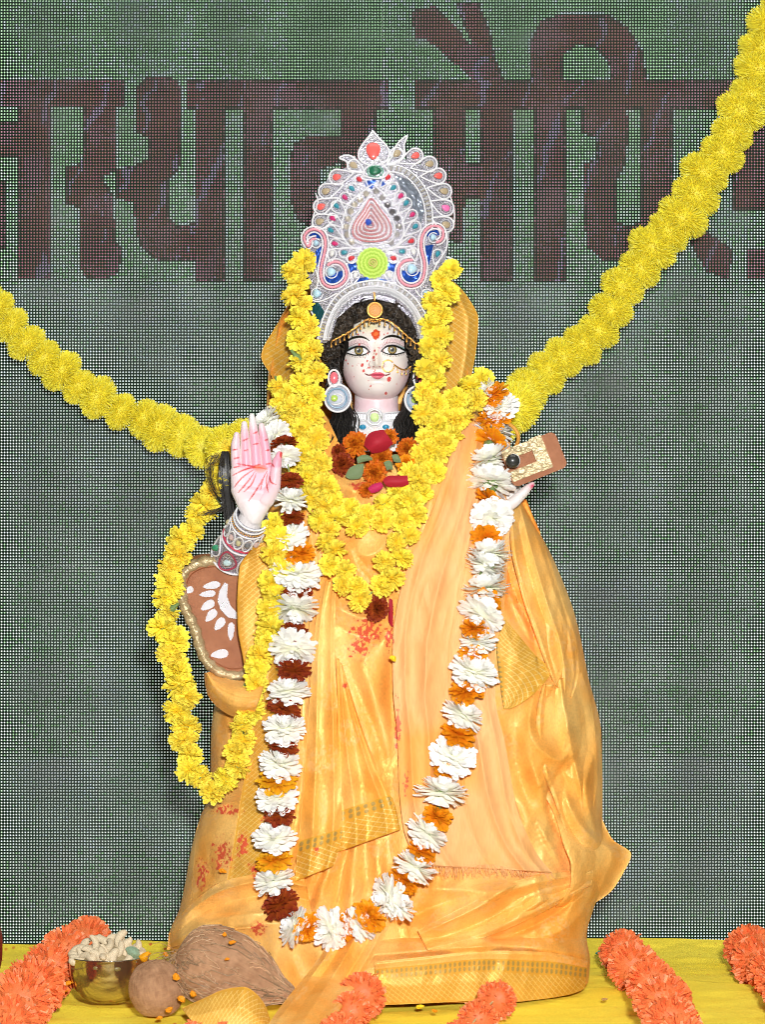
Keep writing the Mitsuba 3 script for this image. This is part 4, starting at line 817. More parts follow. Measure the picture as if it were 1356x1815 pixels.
q = spline([(880, 750), (915, 722), (939, 692), (968, 657), (1007, 631), (1039, 604), (1071, 573), (1092, 524), (1127, 481), (1157, 446), (1177, 421), (1212, 381), (1233, 346), (1258, 311), (1278, 276), (1298, 236), (1320, 196), (1338, 150), (1350, 105), (1362, 55), (1380, 5)], 23)
pom_garland('yellow_fringe_garland', 'yellow fringed garland rising up the screen to the upper right corner', [(x, y, YG - .16 * sm(960, 880, x), 1) for x, y in q], POMY, 'yellow fringed garlands', 4, 0.0325)
def table_row(pairs, r): return [(x, y, float(G(y, r * .92)), 1) for x, y in pairs]
def row(pts, n): return [tuple(p) for p in spline(pts, n)]
pom_garland('orange_fringe_garland', 'orange fringed garland on the table to the left, behind the steel bowl', table_row(row([(150, 1662), (118, 1690), (75, 1730), (35, 1785), (-5, 1850)], 7), .035), POMO, 'orange fringed garlands on the table', 5, 0.035)
pom_garland('orange_fringe_garland', 'orange fringed garland lying on the table to the right of the statue', table_row(row([(1100, 1682), (1128, 1716), (1160, 1758), (1192, 1808), (1215, 1850)], 6), .03), POMO, 'orange fringed garlands on the table', 6, 0.0305)
pom_garland('orange_fringe_garland', 'orange fringed garland cut off by the right edge of the photo', table_row(row([(1332, 1682), (1362, 1712), (1400, 1760)], 5), .028), POMO, 'orange fringed garlands on the table', 7, 0.031)
pom_garland('orange_fringe_garland', 'orange fringed garland coming out from under the front hem', table_row([(876, 1772), (846, 1802), (820, 1845)], .022), POMO, 'orange fringed garlands on the table', 8, 0.0245)
pom_garland('orange_fringe_garland', 'orange fringed garland half hidden by the twisted sari end', table_row([(644, 1768), (624, 1788), (612, 1830)], .024), POMO, 'orange fringed garlands on the table', 9, 0.025)
pom_garland('orange_fringe_garland', 'orange fringed garland just showing in front of the gold sari end', table_row([(395, 1836), (345, 1832)], .016), POMO, 'orange fringed garlands on the table', 10, 0.019)

# ------------------------------------------------------------------ crown
CW, CS = [0.76, 0.76, 0.77], 1 / 3.39
def C(x, y, lift=0.0):
    px, py = 500 + np.asarray(x, float) * CS, 210 + np.asarray(y, float) * CS
    return W(px, py, 0.094 + (px - 661) ** 2 * 1.1e-6 + (560 - py) * 1.0e-4 - lift)
crown = thing('crown', 'tall white corded crown with coloured gems, pink scrolls and a green rosette', 'crown')
def cord(pts, r=6.2, lift=.003, n=None, closed=False, col=CW, mat='m_cord', name='cord', parent=None):
    p = spline(pts, n or max(14, len(pts) * 5), closed)
    return add(name, tube(C(p[:, 0], p[:, 1], lift), r * .74 * CS * S, 6), mat, color=col, parent=parent or crown)
def tear(bx, by, r, tx, ty):
    a0 = math.atan2(by - ty, bx - tx)
    arc = [(bx + r * math.cos(a0 + a), by + r * math.sin(a0 + a)) for a in np.radians([-115, -85, -50, -20, 20, 50, 85, 115])]
    return [(tx, ty)] + arc + [(tx, ty)]
def gem(x, y, rx, ry, ang, col, lift=.003, faceted=True, depth=.0025, mat='m_gem', name='jewel'):
    v, f = ball([0, 0, 0], [1, 1, 1], 1 if faceted else 2)
    ca, sa = math.cos(ang), math.sin(ang); u, w = v[:, 0] * rx * (1 + .0 * v[:, 2]), v[:, 2] * ry * (1 - .28 * v[:, 0])
    p = C(x + u * ca - w * sa, y + u * sa + w * ca, 0); p[:, 1] -= lift - v[:, 1] * -depth
    return add(name, (p, f), mat, color=col, smooth=not faceted, parent=crown)
CORAL, TAN, TEAL, MAG, RUBY, PNK = [0.82, 0.12, 0.10], [0.42, 0.33, 0.20], [0.02, 0.25, 0.32], [0.55, 0.02, 0.14], [0.60, 0.03, 0.04], [0.85, 0.18, 0.42]
OUT = [(330, 355, 46, 430, 330, CORAL), (265, 440, 45, 370, 400, TAN), (235, 532, 46, 340, 480, CORAL), (228, 622, 46, 330, 590, TAN), (430, 285, 36, 500, 330, TAN), (690, 215, 38, 630, 280, TAN),
       (800, 228, 46, 700, 270, CORAL), (885, 277, 46, 770, 300, TAN), (938, 348, 46, 830, 350, CORAL), (972, 440, 46, 870, 420, TAN), (983, 540, 48, 890, 500, PNK), (985, 640, 46, 900, 600, TAN)]
INN = [(465, 370, 30, 520, 420, RUBY), (420, 425, 34, 485, 480, TEAL), (378, 478, 32, 440, 540, MAG), (328, 530, 34, 390, 590, TEAL), (305, 605, 32, 370, 660, MAG), (293, 675, 32, 370, 730, TEAL), (318, 755, 30, 430, 780, MAG), (375, 808, 32, 480, 790, TEAL), (418, 842, 30, 500, 810, RUBY),
       (635, 358, 30, 590, 420, RUBY), (668, 420, 34, 610, 470, TEAL), (712, 470, 32, 660, 530, MAG), (745, 512, 34, 690, 580, TEAL), (782, 582, 32, 720, 640, MAG), (800, 652, 34, 730, 710, TEAL), (775, 740, 30, 680, 780, RUBY), (720, 802, 32, 620, 800, TEAL), (668, 842, 30, 600, 820, RUBY),
       (175, 838, 28, 190, 900, TEAL), (935, 818, 30, 915, 880, TEAL), (300, 815, 26, 290, 870, [0.7, 0.7, 0.66]), (440, 945, 26, 420, 1010, [0.7, 0.7, 0.68]), (645, 945, 26, 670, 1010, [0.7, 0.7, 0.68]), (790, 805, 26, 800, 860, [0.7, 0.7, 0.66])]
core = shapely.Polygon([(400, 300), (480, 300), (470, 200), (545, 80), (640, 190), (620, 280), (700, 240), (860, 300), (960, 480), (1000, 680), (985, 800), (960, 900), (905, 1060), (885, 1180), (905, 1330), (840, 1330), (780, 1200), (680, 1105), (553, 1075), (430, 1105), (320, 1200), (262, 1340), (215, 1340), (215, 1180), (180, 1040), (150, 860), (120, 730), (170, 680), (230, 450), (300, 340)])
shape = shapely.union_all([core.buffer(8)] + [shapely.Point(x, y).buffer(r + 7) for x, y, r, *_ in OUT] + [shapely.Polygon([(370, 215), (345, 240), (385, 262), (400, 330), (470, 320), (440, 230)]), shapely.Polygon([(660, 230), (690, 150), (755, 105), (735, 160), (735, 230), (690, 260)])])
me = trimesh.creation.extrude_polygon(shape, 1.0, engine='earcut'); me = me.subdivide_to_size(26, max_iter=14)
vv = np.array(me.vertices)
add('backing', (C(vv[:, 0], vv[:, 1], 0) + np.stack([vv[:, 2] * 0, .004 * (1 - vv[:, 2]), vv[:, 2] * 0], 1), np.array(me.faces)), 'm_glitter', smooth=20, parent=crown)
def foil(pts, col, lift=.0012):
    me = trimesh.creation.extrude_polygon(shapely.Polygon(pts).buffer(4), 1.0, engine='earcut').subdivide_to_size(16, max_iter=12); v = np.array(me.vertices)
    p = C(v[:, 0], v[:, 1], 0); p[:, 1] -= lift * v[:, 2] + .0012 * meshkit.noise(np.stack([v[:, 0] / 14, v[:, 1] / 14, v[:, 2] * 0], 1)) * v[:, 2]
    return add('foil', (p, np.array(me.faces)), 'm_foil', smooth=False, color=np.array(col), parent=crown)
BLUE = [0.02, 0.09, 0.45]
for pts in ([(205, 800), (245, 770), (245, 900), (215, 890)], [(400, 880), (440, 870), (445, 920), (410, 925)], [(640, 870), (690, 865), (675, 920), (640, 915)], [(865, 770), (905, 765), (880, 880), (868, 860)], [(250, 960), (360, 920), (365, 980), (300, 1000), (260, 990)], [(720, 920), (840, 930), (810, 980), (760, 995), (730, 970)],
            [(165, 705), (230, 680), (240, 720), (200, 715)], [(865, 690), (930, 675), (940, 700), (880, 715)], [(455, 965), (520, 960), (500, 985), (455, 985)], [(590, 970), (640, 975), (620, 990)], [(850, 1105), (890, 1100), (890, 1150), (855, 1150)], [(500, 385), (560, 375), (540, 420), (510, 420)], [(590, 370), (620, 400), (600, 410)]):
    foil(pts, BLUE)
foil([(160, 1120), (215, 1110), (255, 1170), (215, 1230)], [0.015, 0.10, 0.13])
foil([(680, 345), (760, 380), (830, 470), (850, 560), (835, 620), (790, 540), (720, 420)], [0.22, 0.25, 0.30])
for x, y, r, tx, ty, col in OUT:
    cord(tear(x, y, r, tx, ty), 7.6, .0035, n=44); cord(tear(x, y, r - 15, tx * .35 + x * .65, ty * .35 + y * .65), 3.2, .0018, n=30, col=[0.62, 0.62, 0.62])
    gem(x, y, 26, 19, math.atan2(y - ty, x - tx) + math.pi, col, faceted=False, mat='m_gem')
for x, y, r, tx, ty, col in INN:
    cord(tear(x, y, r, tx, ty), 6.2, .004, n=36)
    gem(x, y, 20, 14, math.atan2(y - ty, x - tx) + math.pi, col, .0035)
# top finial and the two hooked leaves
cord([(545, 78), (515, 120), (470, 180), (462, 240), (500, 275), (545, 285), (600, 275), (640, 235), (635, 180), (580, 120), (545, 78)], 8.5, .004, n=60)
cord([(545, 108), (520, 145), (490, 190), (485, 228), (515, 255), (550, 262), (590, 255), (615, 225), (608, 185), (570, 135), (545, 108)], 4, .003, n=50, col=[0.6, 0.6, 0.6])
gem(548, 200, 52, 42, math.pi / 2, CORAL, .003, faceted=False)
cord([(500, 325), (440, 320), (395, 300), (388, 262), (345, 240), (372, 226), (430, 238), (470, 280), (490, 300)], 8, .004); cord([(625, 285), (660, 230), (690, 160), (752, 108), (733, 165), (738, 220), (700, 262), (640, 285)], 8, .004)
cord([(575, 232), (545, 275), (500, 305), (490, 340), (530, 358), (570, 362), (620, 350), (635, 325), (605, 280), (575, 232)], 7.5, .006, n=50)
gem(560, 320, 38, 28, 0, [0.01, 0.13, 0.06], .006, faceted=True, depth=.004)
bd = [ball(C(560 + 46 * math.cos(a), 320 + 33 * math.sin(a), .007), .0009, 1) for a in np.linspace(0, 6.28, 24)]
add('jewel_rim', cat(bd), 'm_gem', color=[0.05, 0.4, 0.2], parent=crown, kind='stuff')
# nested drop of red and white cord in the middle
DROP = np.array([(535, 485), (500, 535), (455, 600), (425, 660), (430, 705), (470, 732), (535, 742), (600, 735), (645, 710), (655, 665), (630, 600), (580, 535)], float)
DC = np.array([528, 640.0])
for k in range(9):
    f = 1 - k * .105
    cord(DC + (DROP - DC) * f, 5.6, .004 + .0006 * k, n=60, closed=True, col=[0.62, 0.20, 0.20] if k % 2 == 0 else CW)
gem(520, 630, 20, 20, 0, [0.01, 0.06, 0.45], .010, depth=.004)
cord(DC + (DROP - DC) * 1.2, 7, .004, n=70, closed=True, col=[0.72, 0.72, 0.74])
for i, (x, y) in enumerate([(505, 455), (470, 490), (436, 520), (412, 560), (396, 605), (386, 652), (392, 700), (420, 742), (565, 440), (602, 478), (632, 522), (662, 562), (690, 602), (700, 650), (690, 700), (655, 745)]):
    col = [0.62, 0.56, 0.44] if i < 8 else [0.12, 0.11, 0.11] if i in (10, 11, 12) else [0.40, 0.37, 0.34]
    th_ = np.linspace(0, 2 * np.pi, 7)[:-1] + .5
    v = np.vstack([C(x + 21 * np.cos(th_), y + 21 * np.sin(th_), .001), C(x + 14 * np.cos(th_), y + 14 * np.sin(th_), .0045 + .0005 * (i % 3)), C([x], [y], .0046)])
    k6 = np.arange(6); k7 = (k6 + 1) % 6
    f = np.vstack([np.stack([k6, k7, k7 + 6], 1), np.stack([k6, k7 + 6, k6 + 6], 1), np.stack([k6 + 6, k7 + 6, k6 * 0 + 12], 1)])
    add('mirror_stone', (v, f), 'm_foil', smooth=False, color=col, parent=crown)
cord([(545, 395), (480, 445), (400, 520), (365, 610), (360, 690), (400, 760), (470, 795), (540, 800), (620, 790), (690, 760), (730, 690), (725, 620), (680, 530), (600, 445), (545, 395)], 6.5, .0035, n=90, col=[0.76, 0.76, 0.77])
# crystal arch on the right
def arch(pts, w, r=7, lift=.004, name='crystal'):
    p = spline(pts, 60); t = np.gradient(p, axis=0); t /= np.linalg.norm(t, axis=1, keepdims=True); nn = np.stack([-t[:, 1], t[:, 0]], 1)
    cord(p + nn * w, r, lift, n=60); cord(p - nn * w, r, lift, n=60)
    L = np.r_[0, np.cumsum(np.linalg.norm(np.diff(p, axis=0), axis=1))]; parts = []
    for j, s in enumerate(np.arange(6, L[-1], 15.5)):
        i = min(np.searchsorted(L, s), 59); b = trimesh.creation.box(extents=[9.5, w * 1.25, 1]); v = np.array(b.vertices)
        q = p[i] + v[:, :1] * t[i] + v[:, 1:2] * nn[i]
        x = C(q[:, 0], q[:, 1], 0); x[:, 1] -= .0028 + v[:, 2] * .0025
        parts.append((x, np.array(b.faces), [0.55, 0.50, 0.40] if j % 2 else [0.85, 0.85, 0.86]))
    add(name, cat(parts), 'm_foil', smooth=False, parent=crown, kind='stuff')
arch([(630, 302), (700, 308), (775, 350), (835, 420), (872, 510), (884, 590), (882, 660)], 21)
# pink beaded scrolls
SC = [[(205, 725), (185, 728), (168, 745), (160, 770), (140, 745), (133, 715), (150, 685), (195, 668), (240, 690), (260, 740), (254, 810), (236, 890), (234, 950), (256, 998), (305, 1015), (352, 998), (385, 955), (378, 900), (345, 868), (300, 866), (272, 886)],
      [(925, 745), (950, 738), (968, 705), (958, 665), (912, 647), (868, 668), (842, 712), (838, 790), (855, 868), (853, 930), (828, 988), (780, 1008), (730, 993), (700, 948), (702, 895), (738, 858), (785, 852)]]
for pts in SC:
    p = spline(pts, 150); t = np.gradient(p, axis=0); t /= np.linalg.norm(t, axis=1, keepdims=True); nn = np.stack([-t[:, 1], t[:, 0]], 1)
    for sgn in (-1, 1):
        cord((p + nn * 17 * sgn)[::3], 7.2, .0045, n=110)
    add('scroll_band', tube(C(p[:, 0], p[:, 1], .0035), 9 * CS * S, 6), 'm_cord', color=[0.80, 0.34, 0.40], parent=crown)
    L = np.r_[0, np.cumsum(np.linalg.norm(np.diff(p, axis=0), axis=1))]; parts = []
    for s in np.arange(4, L[-1], 11):
        i = np.searchsorted(L, s); parts.append(ball(C(p[i, 0], p[i, 1], .007), 5.2 * CS * S, 1))
    add('pink_beads', cat(parts), 'm_gem', color=[0.86, 0.36, 0.42], parent=crown, kind='stuff')
for x, y, r in ((205, 752, 18), (297, 925, 27), (210, 1055, 26), (910, 718, 20), (783, 907, 30), (870, 1058, 22)):
    gem(x, y, r, r, 0, [0.45, 0.68, 0.80], .004, faceted=False, depth=.006, name='pearl')
    cord([(x + (r + 9) * math.cos(a), y + (r + 9) * math.sin(a)) for a in np.linspace(0, 5.5, 9)], 5, .004, n=30)
# rosette
rr0, th0 = np.meshgrid(np.linspace(0, 1, 26), np.linspace(0, 2 * np.pi, 145), indexing='ij')
zz = .30 * (1 - rr0 ** 2) + .16 * np.abs(np.cos(9 * th0)) * rr0 * (1.1 - rr0) * 2 - .25 * np.exp(-(rr0 / .16) ** 2) + .05 * np.cos(26 * rr0)
R0 = rr0 * (1 + .07 * np.abs(np.cos(9 * th0)))
v = np.stack([R0 * np.cos(th0), R0 * np.sin(th0), zz], -1).reshape(-1, 3); f = grid_faces(26, 145)
kq = np.clip(.5 + .5 * np.cos(26 * rr0), 0, 1)[..., None]
c_ = (np.array([0.34, 0.55, 0.05]) * (1 - kq) + np.array([0.56, 0.74, 0.16]) * kq).reshape(-1, 3)
ctr = C(543, 870, .006)
scene[crown + '__rosette'] = {**mikit.ply((v, f), 'm_plastic', smooth=True, color=c_), 'to_world': frame([0, -1, 0], .3, [92 * CS * S, 92 * CS * S, 40 * CS * S], ctr)}
a = np.linspace(0, 14, 50); cord(np.stack([543 + 2.1 * a * np.cos(a), 868 + 2.1 * a * np.sin(a)], 1), 4, .016, n=90, col=[0.75, 0.55, 0.22])
# head band
HB = np.array([(250, 1330), (262, 1270), (300, 1165), (365, 1080), (450, 1030), (553, 1012), (660, 1030), (750, 1085), (815, 1165), (850, 1260), (860, 1320)], float)
HC = np.array([553, 1330.0])
arch(HC + (HB - HC) * 1.06, 17, 7.5, .006)
p = spline(HC + (HB - HC) * .93, 90)
for w_, m_, c in ((0.965, 'm_foil', [0.8, 0.8, 0.82]), (0.93, 'm_foil', [0.55, 0.55, 0.57]), (0.895, 'm_foil', [0.85, 0.85, 0.87])):
    q = spline(HC + (HB - HC) * w_, 90)
    bd = [ball(C(x, y, .005), 7.5 * CS * S, 1) for x, y in q]
    add('silver_beads', cat(bd), m_, color=c, parent=crown, kind='stuff')
q = spline(HC + (HB - HC) * .87, 150)
q = q + RNG.normal(0, 3, q.shape)
add('silver_lace', tube(C(q[:, 0], q[:, 1], .007), 7 * CS * S, 5), 'm_glitter', smooth=False, parent=crown)
cord([(990, 835), (1030, 850), (1055, 880), (1040, 890), (1010, 862)], 8, .004); cord([(150, 800), (170, 850), (200, 910), (215, 980), (180, 1080)], 7, .004); cord([(990, 690), (985, 790), (940, 860), (900, 940)], 7, .004)
cord([(160, 1080), (200, 1100), (270, 1085), (330, 1050)], 7, .004); cord([(800, 1030), (850, 1080), (900, 1075)], 7, .004); cord([(150, 1120), (190, 1190), (215, 1260)], 7, .004)
cord([(200, 450), (215, 500), (190, 580), (180, 660)], 6, .003); cord([(1010, 470), (1035, 560), (1030, 660)], 6, .003)

# ------------------------------------------------------------------ ear rings, choker, head chain, nose ring, bracelet
def px_cord(parent, pts, r, Yd, n=40, closed=False, col=CW, mat='m_cord', name='cord'):
    p = spline(pts, n, closed); return add(name, tube(W(p[:, 0], p[:, 1], Yd), r * S, 6), mat, color=col, parent=parent)
def px_gem(parent, x, y, rx, ry, Yd, col, name='jewel', dp=.002, sub=2, mat='m_gem', smooth=True):
    v, f = ball([0, 0, 0], [1, 1, 1], sub); p = W(x + v[:, 0] * rx, y - v[:, 2] * ry, Yd + v[:, 1] * dp)
    return add(name, (p, f), mat, color=col, smooth=smooth, parent=parent)
def ell(x, y, rx, ry, n=12): return [(x + rx * math.cos(a), y + ry * math.sin(a)) for a in np.linspace(0, 2 * np.pi, n, endpoint=False)]
for side, (ex, ey, tx, ty, yd) in {'left': (598.5, 706, 592, 669, .118), 'right': (741, 709, 743, 668, .128)}.items():
    k = thing('earring', f'large white oval earring with a spiral, on the {side} of the face', 'earring')
    v, f = ball([0, 0, 0], [1, 1, 1], 2)
    add('plate', (W(ex + v[:, 0] * 22, ey - v[:, 2] * 23, yd + v[:, 1] * .004), f), 'm_cord', color=[0.40, 0.43, 0.50], parent=k)
    px_cord(k, ell(ex, ey, 23, 24), 2.2, yd - .003, closed=True); px_cord(k, ell(ex - 1, ey, 17, 17), 1.6, yd - .0045, closed=True, col=[0.2, 0.35, 0.48], mat='m_gem')
    a = np.linspace(2.2, 8.4, 24); px_cord(k, np.stack([ex - 2 + (1.2 + 1.75 * a) * np.cos(a), ey + (1 + 1.3 * a) * np.sin(a)], 1), 1.3, yd - .006, n=60)
    px_gem(k, ex - 6, ey, 6, 6, yd - .006, [0.42, 0.62, 0.10])
    px_cord(k, ell(tx, ty + 2, 10, 15), 2.0, yd - .003, closed=True); px_gem(k, tx, ty + 1, 7, 10.5, yd - .003, [0.80, 0.14, 0.18])
    v, f = ball([0, 0, 0], [1, 1, 1], 2); add('hook_plate', (W(tx + 2 + v[:, 0] * 13, ty + 7 - v[:, 2] * 17, yd + .001 + v[:, 1] * .003), f), 'm_glitter', parent=k)
k = thing('choker', 'white choker necklace with a round pale green stone on the neck', 'necklace')
an = np.linspace(-.25, np.pi + .25, 40)[None]; t = np.linspace(0, 1, 10)[:, None]
hgt = np.interp(np.abs(np.cos(an)), [0, .4, 1], [38, 34, 26])
V = W(666 + (45 + 3 * t) * np.cos(an), 733 + hgt * t - 4 * np.abs(np.cos(an)) , .160 - (38 + 4 * t) * S * np.sin(an) - .002)
add('band', (V.reshape(-1, 3), grid_faces(10, 40)), 'm_cord', color=[0.72, 0.72, 0.74], parent=k)
for dy in (0, 14):
    a = np.linspace(0, np.pi, 30); add('cord', tube(W(666 + 46 * np.cos(a), 734 + dy - 4 * np.abs(np.cos(a)), .160 - 41 * S * np.sin(a) - .002), 1.6 * S, 6), 'm_cord', color=CW, parent=k)
for s_ in (-1, 1):
    for q in range(5):
        a = math.pi / 2 + s_ * (.42 + .13 * q); b = trimesh.creation.box(extents=[2.2 * S, .002, 8 * S]); p = W(666 + 47 * math.cos(a), 741 - 3 * abs(math.cos(a)), .160 - 42 * S * math.sin(a) - .002)
        add('dark_stone', (np.array(b.vertices) + p, np.array(b.faces)), 'm_gem', smooth=False, color=[0.03, 0.03, 0.03], parent=k)
fy = .160 - 43 * S
px_gem(k, 664, 740, 8, 8.5, fy - .004, [0.60, 0.80, 0.32], dp=.004)
px_cord(k, ell(664, 740, 12.5, 13.5), 2.2, fy - .003, closed=True, col=[0.6, 0.6, 0.6], mat='m_foil'); px_cord(k, ell(664, 740, 15, 16), 1.7, fy - .002, closed=True)
for x in (643, 684): px_gem(k, x, 757, 6, 4.5, fy - .003, [0.01, 0.22, 0.38])
px_cord(k, [(650, 768), (657, 758), (664, 772), (671, 758), (678, 768)], 1.8, fy - .004); px_cord(k, [(630, 752), (640, 765), (655, 768)], 1.8, fy - .003); px_cord(k, [(700, 752), (688, 765), (674, 768)], 1.8, fy - .003)

def face_y(x, y):
    xx, yy = (x - FX) / 61.5, (FY - y) / (76 if y > FY else 92)
    return HY - 62 * S * math.sqrt(max(0.02, 1 - min(.98, (abs(xx) ** 2.35 + abs(yy) ** 2.35) ** (2.2 / 2.35))))
k = thing('head_chain', 'gold head chain with a round pendant and small drops across the forehead', 'head chain')
px_gem(k, 664.5, 550, 14.5, 14.5, .086, [0.62, 0.27, 0.05], name='pendant', dp=.0012, mat='m_cord')
add('pendant_beads', cat([ball(W(664.5 + r0 * math.cos(a), 550 + r0 * math.sin(a), .0850), 1.5 * S, 1) for r0, n0 in ((4, 7), (8.5, 14)) for a in np.linspace(0, 2 * np.pi, n0, endpoint=False)]), 'm_gold', parent=k, kind='stuff')
px_cord(k, ell(664.5, 550, 13, 13), 1.6, .0845, closed=True, mat='m_gold', name='pendant_rim'); px_cord(k, [(664, 534), (664, 526), (663, 518)], 1.6, .090, n=8, mat='m_gold', name='hook')
for nm, pts in (('left', [(664, 566), (650, 567), (636, 577), (620, 588), (604, 597), (588, 605)]), ('right', [(664, 566), (682, 567), (697, 574), (713, 588), (728, 602), (744, 614)])):
    q = spline(pts, 40)
    add('chain', tube(np.array([W(x, y, min(face_y(x, y) - .004, .094)) for x, y in q]) + RNG.normal(0, .0004, (40, 3)), 1.6 * S, 5), 'm_gold', color=None, parent=k)
    for x, y in spline(pts, 11)[1:]:
        dp = [(x, y, 0), (x - 1, y + 5, -.001), (x - .5, y + 11, -.0015)]
        v = tube(np.array([W(a, b, min(face_y(a, b) - .005, .092) + c) for a, b, c in dp]), np.array([.5, .8, 2.1]) * S, 5)
        add('drop', v, 'm_gold', parent=k)
for x in (655, 660, 664.5, 669, 674):
    add('drop', cat([ball(W(x, 571 - abs(x - 664) * .3, min(face_y(x, 571) - .005, .092)), 2.4 * S, 1)]), 'm_gold', parent=k)
k = thing('nose_ring', 'gold nose ring with a chain of small drops running to the ear', 'nose ring')
q = np.array(ell(688, 649, 10.5, 10.5, 30)[0:28]); add('ring', tube(W(q[:, 0], q[:, 1], .150 - 66 * S + .0004 * np.arange(28) * .2), 1.1 * S, 6), 'm_gold', parent=k)
pts = [(698, 646), (706, 652), (716, 656), (727, 651), (738, 640), (746, 634)]
q = spline(pts, 30); add('chain', tube(np.array([W(x, y, face_y(min(x, 722), y) - .005) for x, y in q]) + RNG.normal(0, .0003, (30, 3)), 1.3 * S, 5), 'm_gold', parent=k)
for x, y in spline(pts, 8)[1:]:
    add('drop', tube(np.array([W(x, y, face_y(min(x, 722), y) - .006), W(x, y + 5, face_y(min(x, 722), y) - .006), W(x, y + 10, face_y(min(x, 722), y) - .006)]), np.array([.5, .8, 1.9]) * S, 5), 'm_gold', parent=k)
# bracelet cuff on the raised forearm
k = thing('bracelet', 'broad white corded cuff with red bands on the raised forearm', 'bracelet')
A0, A1 = np.array([448, 914, .022]), np.array([411, 988, .088])
ax = W(*A1) - W(*A0); ax /= np.linalg.norm(ax); e1 = np.cross(ax, [0, 1, 0]); e1 /= np.linalg.norm(e1); e2 = np.cross(ax, e1); e2 *= np.sign(-e2[1])
def cuff(t, a, lift=0.0):
    t, a = np.broadcast_arrays(np.asarray(t, float), np.asarray(a, float))
    r = (29 + 9 * t) * S + lift
    return W(*A0) + ax * (t * np.linalg.norm(W(*A1) - W(*A0)))[..., None] + (r * np.cos(a))[..., None] * (-e1) + (r * np.sin(a))[..., None] * e2
t, a = np.meshgrid(np.linspace(0, 1, 30), np.linspace(0, 2 * np.pi, 60), indexing='ij')
add('sleeve', (cuff(t, a).reshape(-1, 3), grid_faces(30, 60)), 'm_glitter', parent=k)
for tt, r, col in ((0.02, 2.0, CW), (.10, 1.6, CW), (.20, 1.6, CW), (.50, 2.0, [0.55, 0.05, 0.10]), (.56, 1.8, CW), (.98, 2, CW)):
    a = np.linspace(0, 2 * np.pi, 60); add('cord', tube(cuff(tt + 0 * a, a, .001), r * S, 6), 'm_cord', color=col, parent=k)
bd = [ball(cuff(.15, a, .001), 1.7 * S, 1) for a in np.linspace(0, 6.28, 44)]
add('gold_beads', cat(bd), 'm_gold', parent=k, kind='stuff')
for i, a0 in enumerate(np.arange(.1, 3.2, .5)):
    a = np.linspace(0, 2 * np.pi, 24); add('cord', tube(cuff(.35 + .12 * np.sin(a), a0 + .23 * np.cos(a), .0015), 1.5 * S, 5), 'm_cord', color=CW, parent=k)
    add('jewel', ball(cuff(.35, a0, .001), [5 * S, 4 * S, 6 * S], 1), 'm_gem', color=[[0.45, 0.40, 0.22], [0.15, 0.15, 0.15], [0.5, 0.36, 0.32]][i % 3], smooth=False, parent=k)
for i, a0 in enumerate((.55, 1.55, 2.5)):
    a = np.linspace(0, 2 * np.pi, 30); rr_ = 1 - .35 * np.cos(a)
    add('cord', tube(cuff(.78 + .17 * np.sin(a) * rr_, a0 + .42 * np.cos(a), .0015), 1.8 * S, 5), 'm_cord', color=CW if i != 1 else [0.42, 0.06, 0.10], parent=k)
    add('jewel', ball(cuff(.80, a0, .001), [8 * S, 4 * S, 6 * S], 1), 'm_gem', color=[[0.02, 0.22, 0.10], [0.45, 0.6, 0.6], [0.35, 0.05, 0.08]][i], smooth=False, parent=k)

# ------------------------------------------------------------------ lute
k = thing('lute', 'brown lute with a painted round body, gold bands and a square peg head', 'lute')
OUTL = [(317, 1042), (323, 1012), (346, 995), (385, 990), (430, 993), (470, 1005), (488, 1060), (470, 1140), (442, 1196), (415, 1203), (386, 1194), (362, 1172), (342, 1115), (324, 1076)]
q = spline(OUTL, 90, closed=True)[:-1]; ctr = q.mean(0); rings = []
for sc_, yd in ((.0, .082), (.5, .080), (.84, .079), (.86, .076), (1.0, .076), (1.06, .085), (1.07, .10), (1.0, .125), (.8, .145), (.4, .158), (0, .16)):
    p = ctr + (q - ctr) * sc_; p[:, 1] -= max(0, yd - .09) * 260 * (sc_ > 0.3); rings.append(W(p[:, 0], p[:, 1], yd))
V = np.array(rings); nr, nq = V.shape[:2]
i, j = np.meshgrid(np.arange(nr - 1), np.arange(nq), indexing='ij'); qd = np.stack([i * nq + j, i * nq + (j + 1) % nq, (i + 1) * nq + (j + 1) % nq, (i + 1) * nq + j], -1).reshape(-1, 4)
add('gourd', (V.reshape(-1, 3), np.vstack([qd[:, [0, 1, 2]], qd[:, [0, 2, 3]]])), 'm_clay', smooth=40, uv=None, parent=k)
p = ctr + (q - ctr) * .955
p = np.vstack([p, p[:1]])
add('gold_rim', tube(W(p[:, 0], p[:, 1], .078), (10 + 1.6 * np.sin(np.arange(len(p)) * 1.9)) * S, 8), 'm_leafgold', parent=k)
def painted(pts, lab='painted_mark', yd=.0745, d=.0012, col=(0.66, 0.66, 0.70), rough=1.0):
    pg = shapely.Polygon(pts)
    if rough: 
        c = np.array(pg.segmentize(2.0).exterior.coords)[:-1]; c = c + RNG.normal(0, .32 * rough, c.shape); pg = shapely.Polygon(c).buffer(.6).buffer(-.4)
        pg = max(getattr(pg, 'geoms', [pg]), key=lambda g: g.area)
    me = trimesh.creation.extrude_polygon(pg, 1.0, engine='earcut'); v = np.array(me.vertices)
    return add(lab, (W(v[:, 0], v[:, 1], yd + .0055 - d * v[:, 2]), np.array(me.faces)), 'm_petal', color=list(col), smooth=False, parent=k)
painted([(398, 1032), (389, 1048), (386, 1064), (391, 1080), (404, 1094), (421, 1097), (436, 1094), (436, 1084), (419, 1085), (408, 1073), (402, 1056), (404, 1036)])
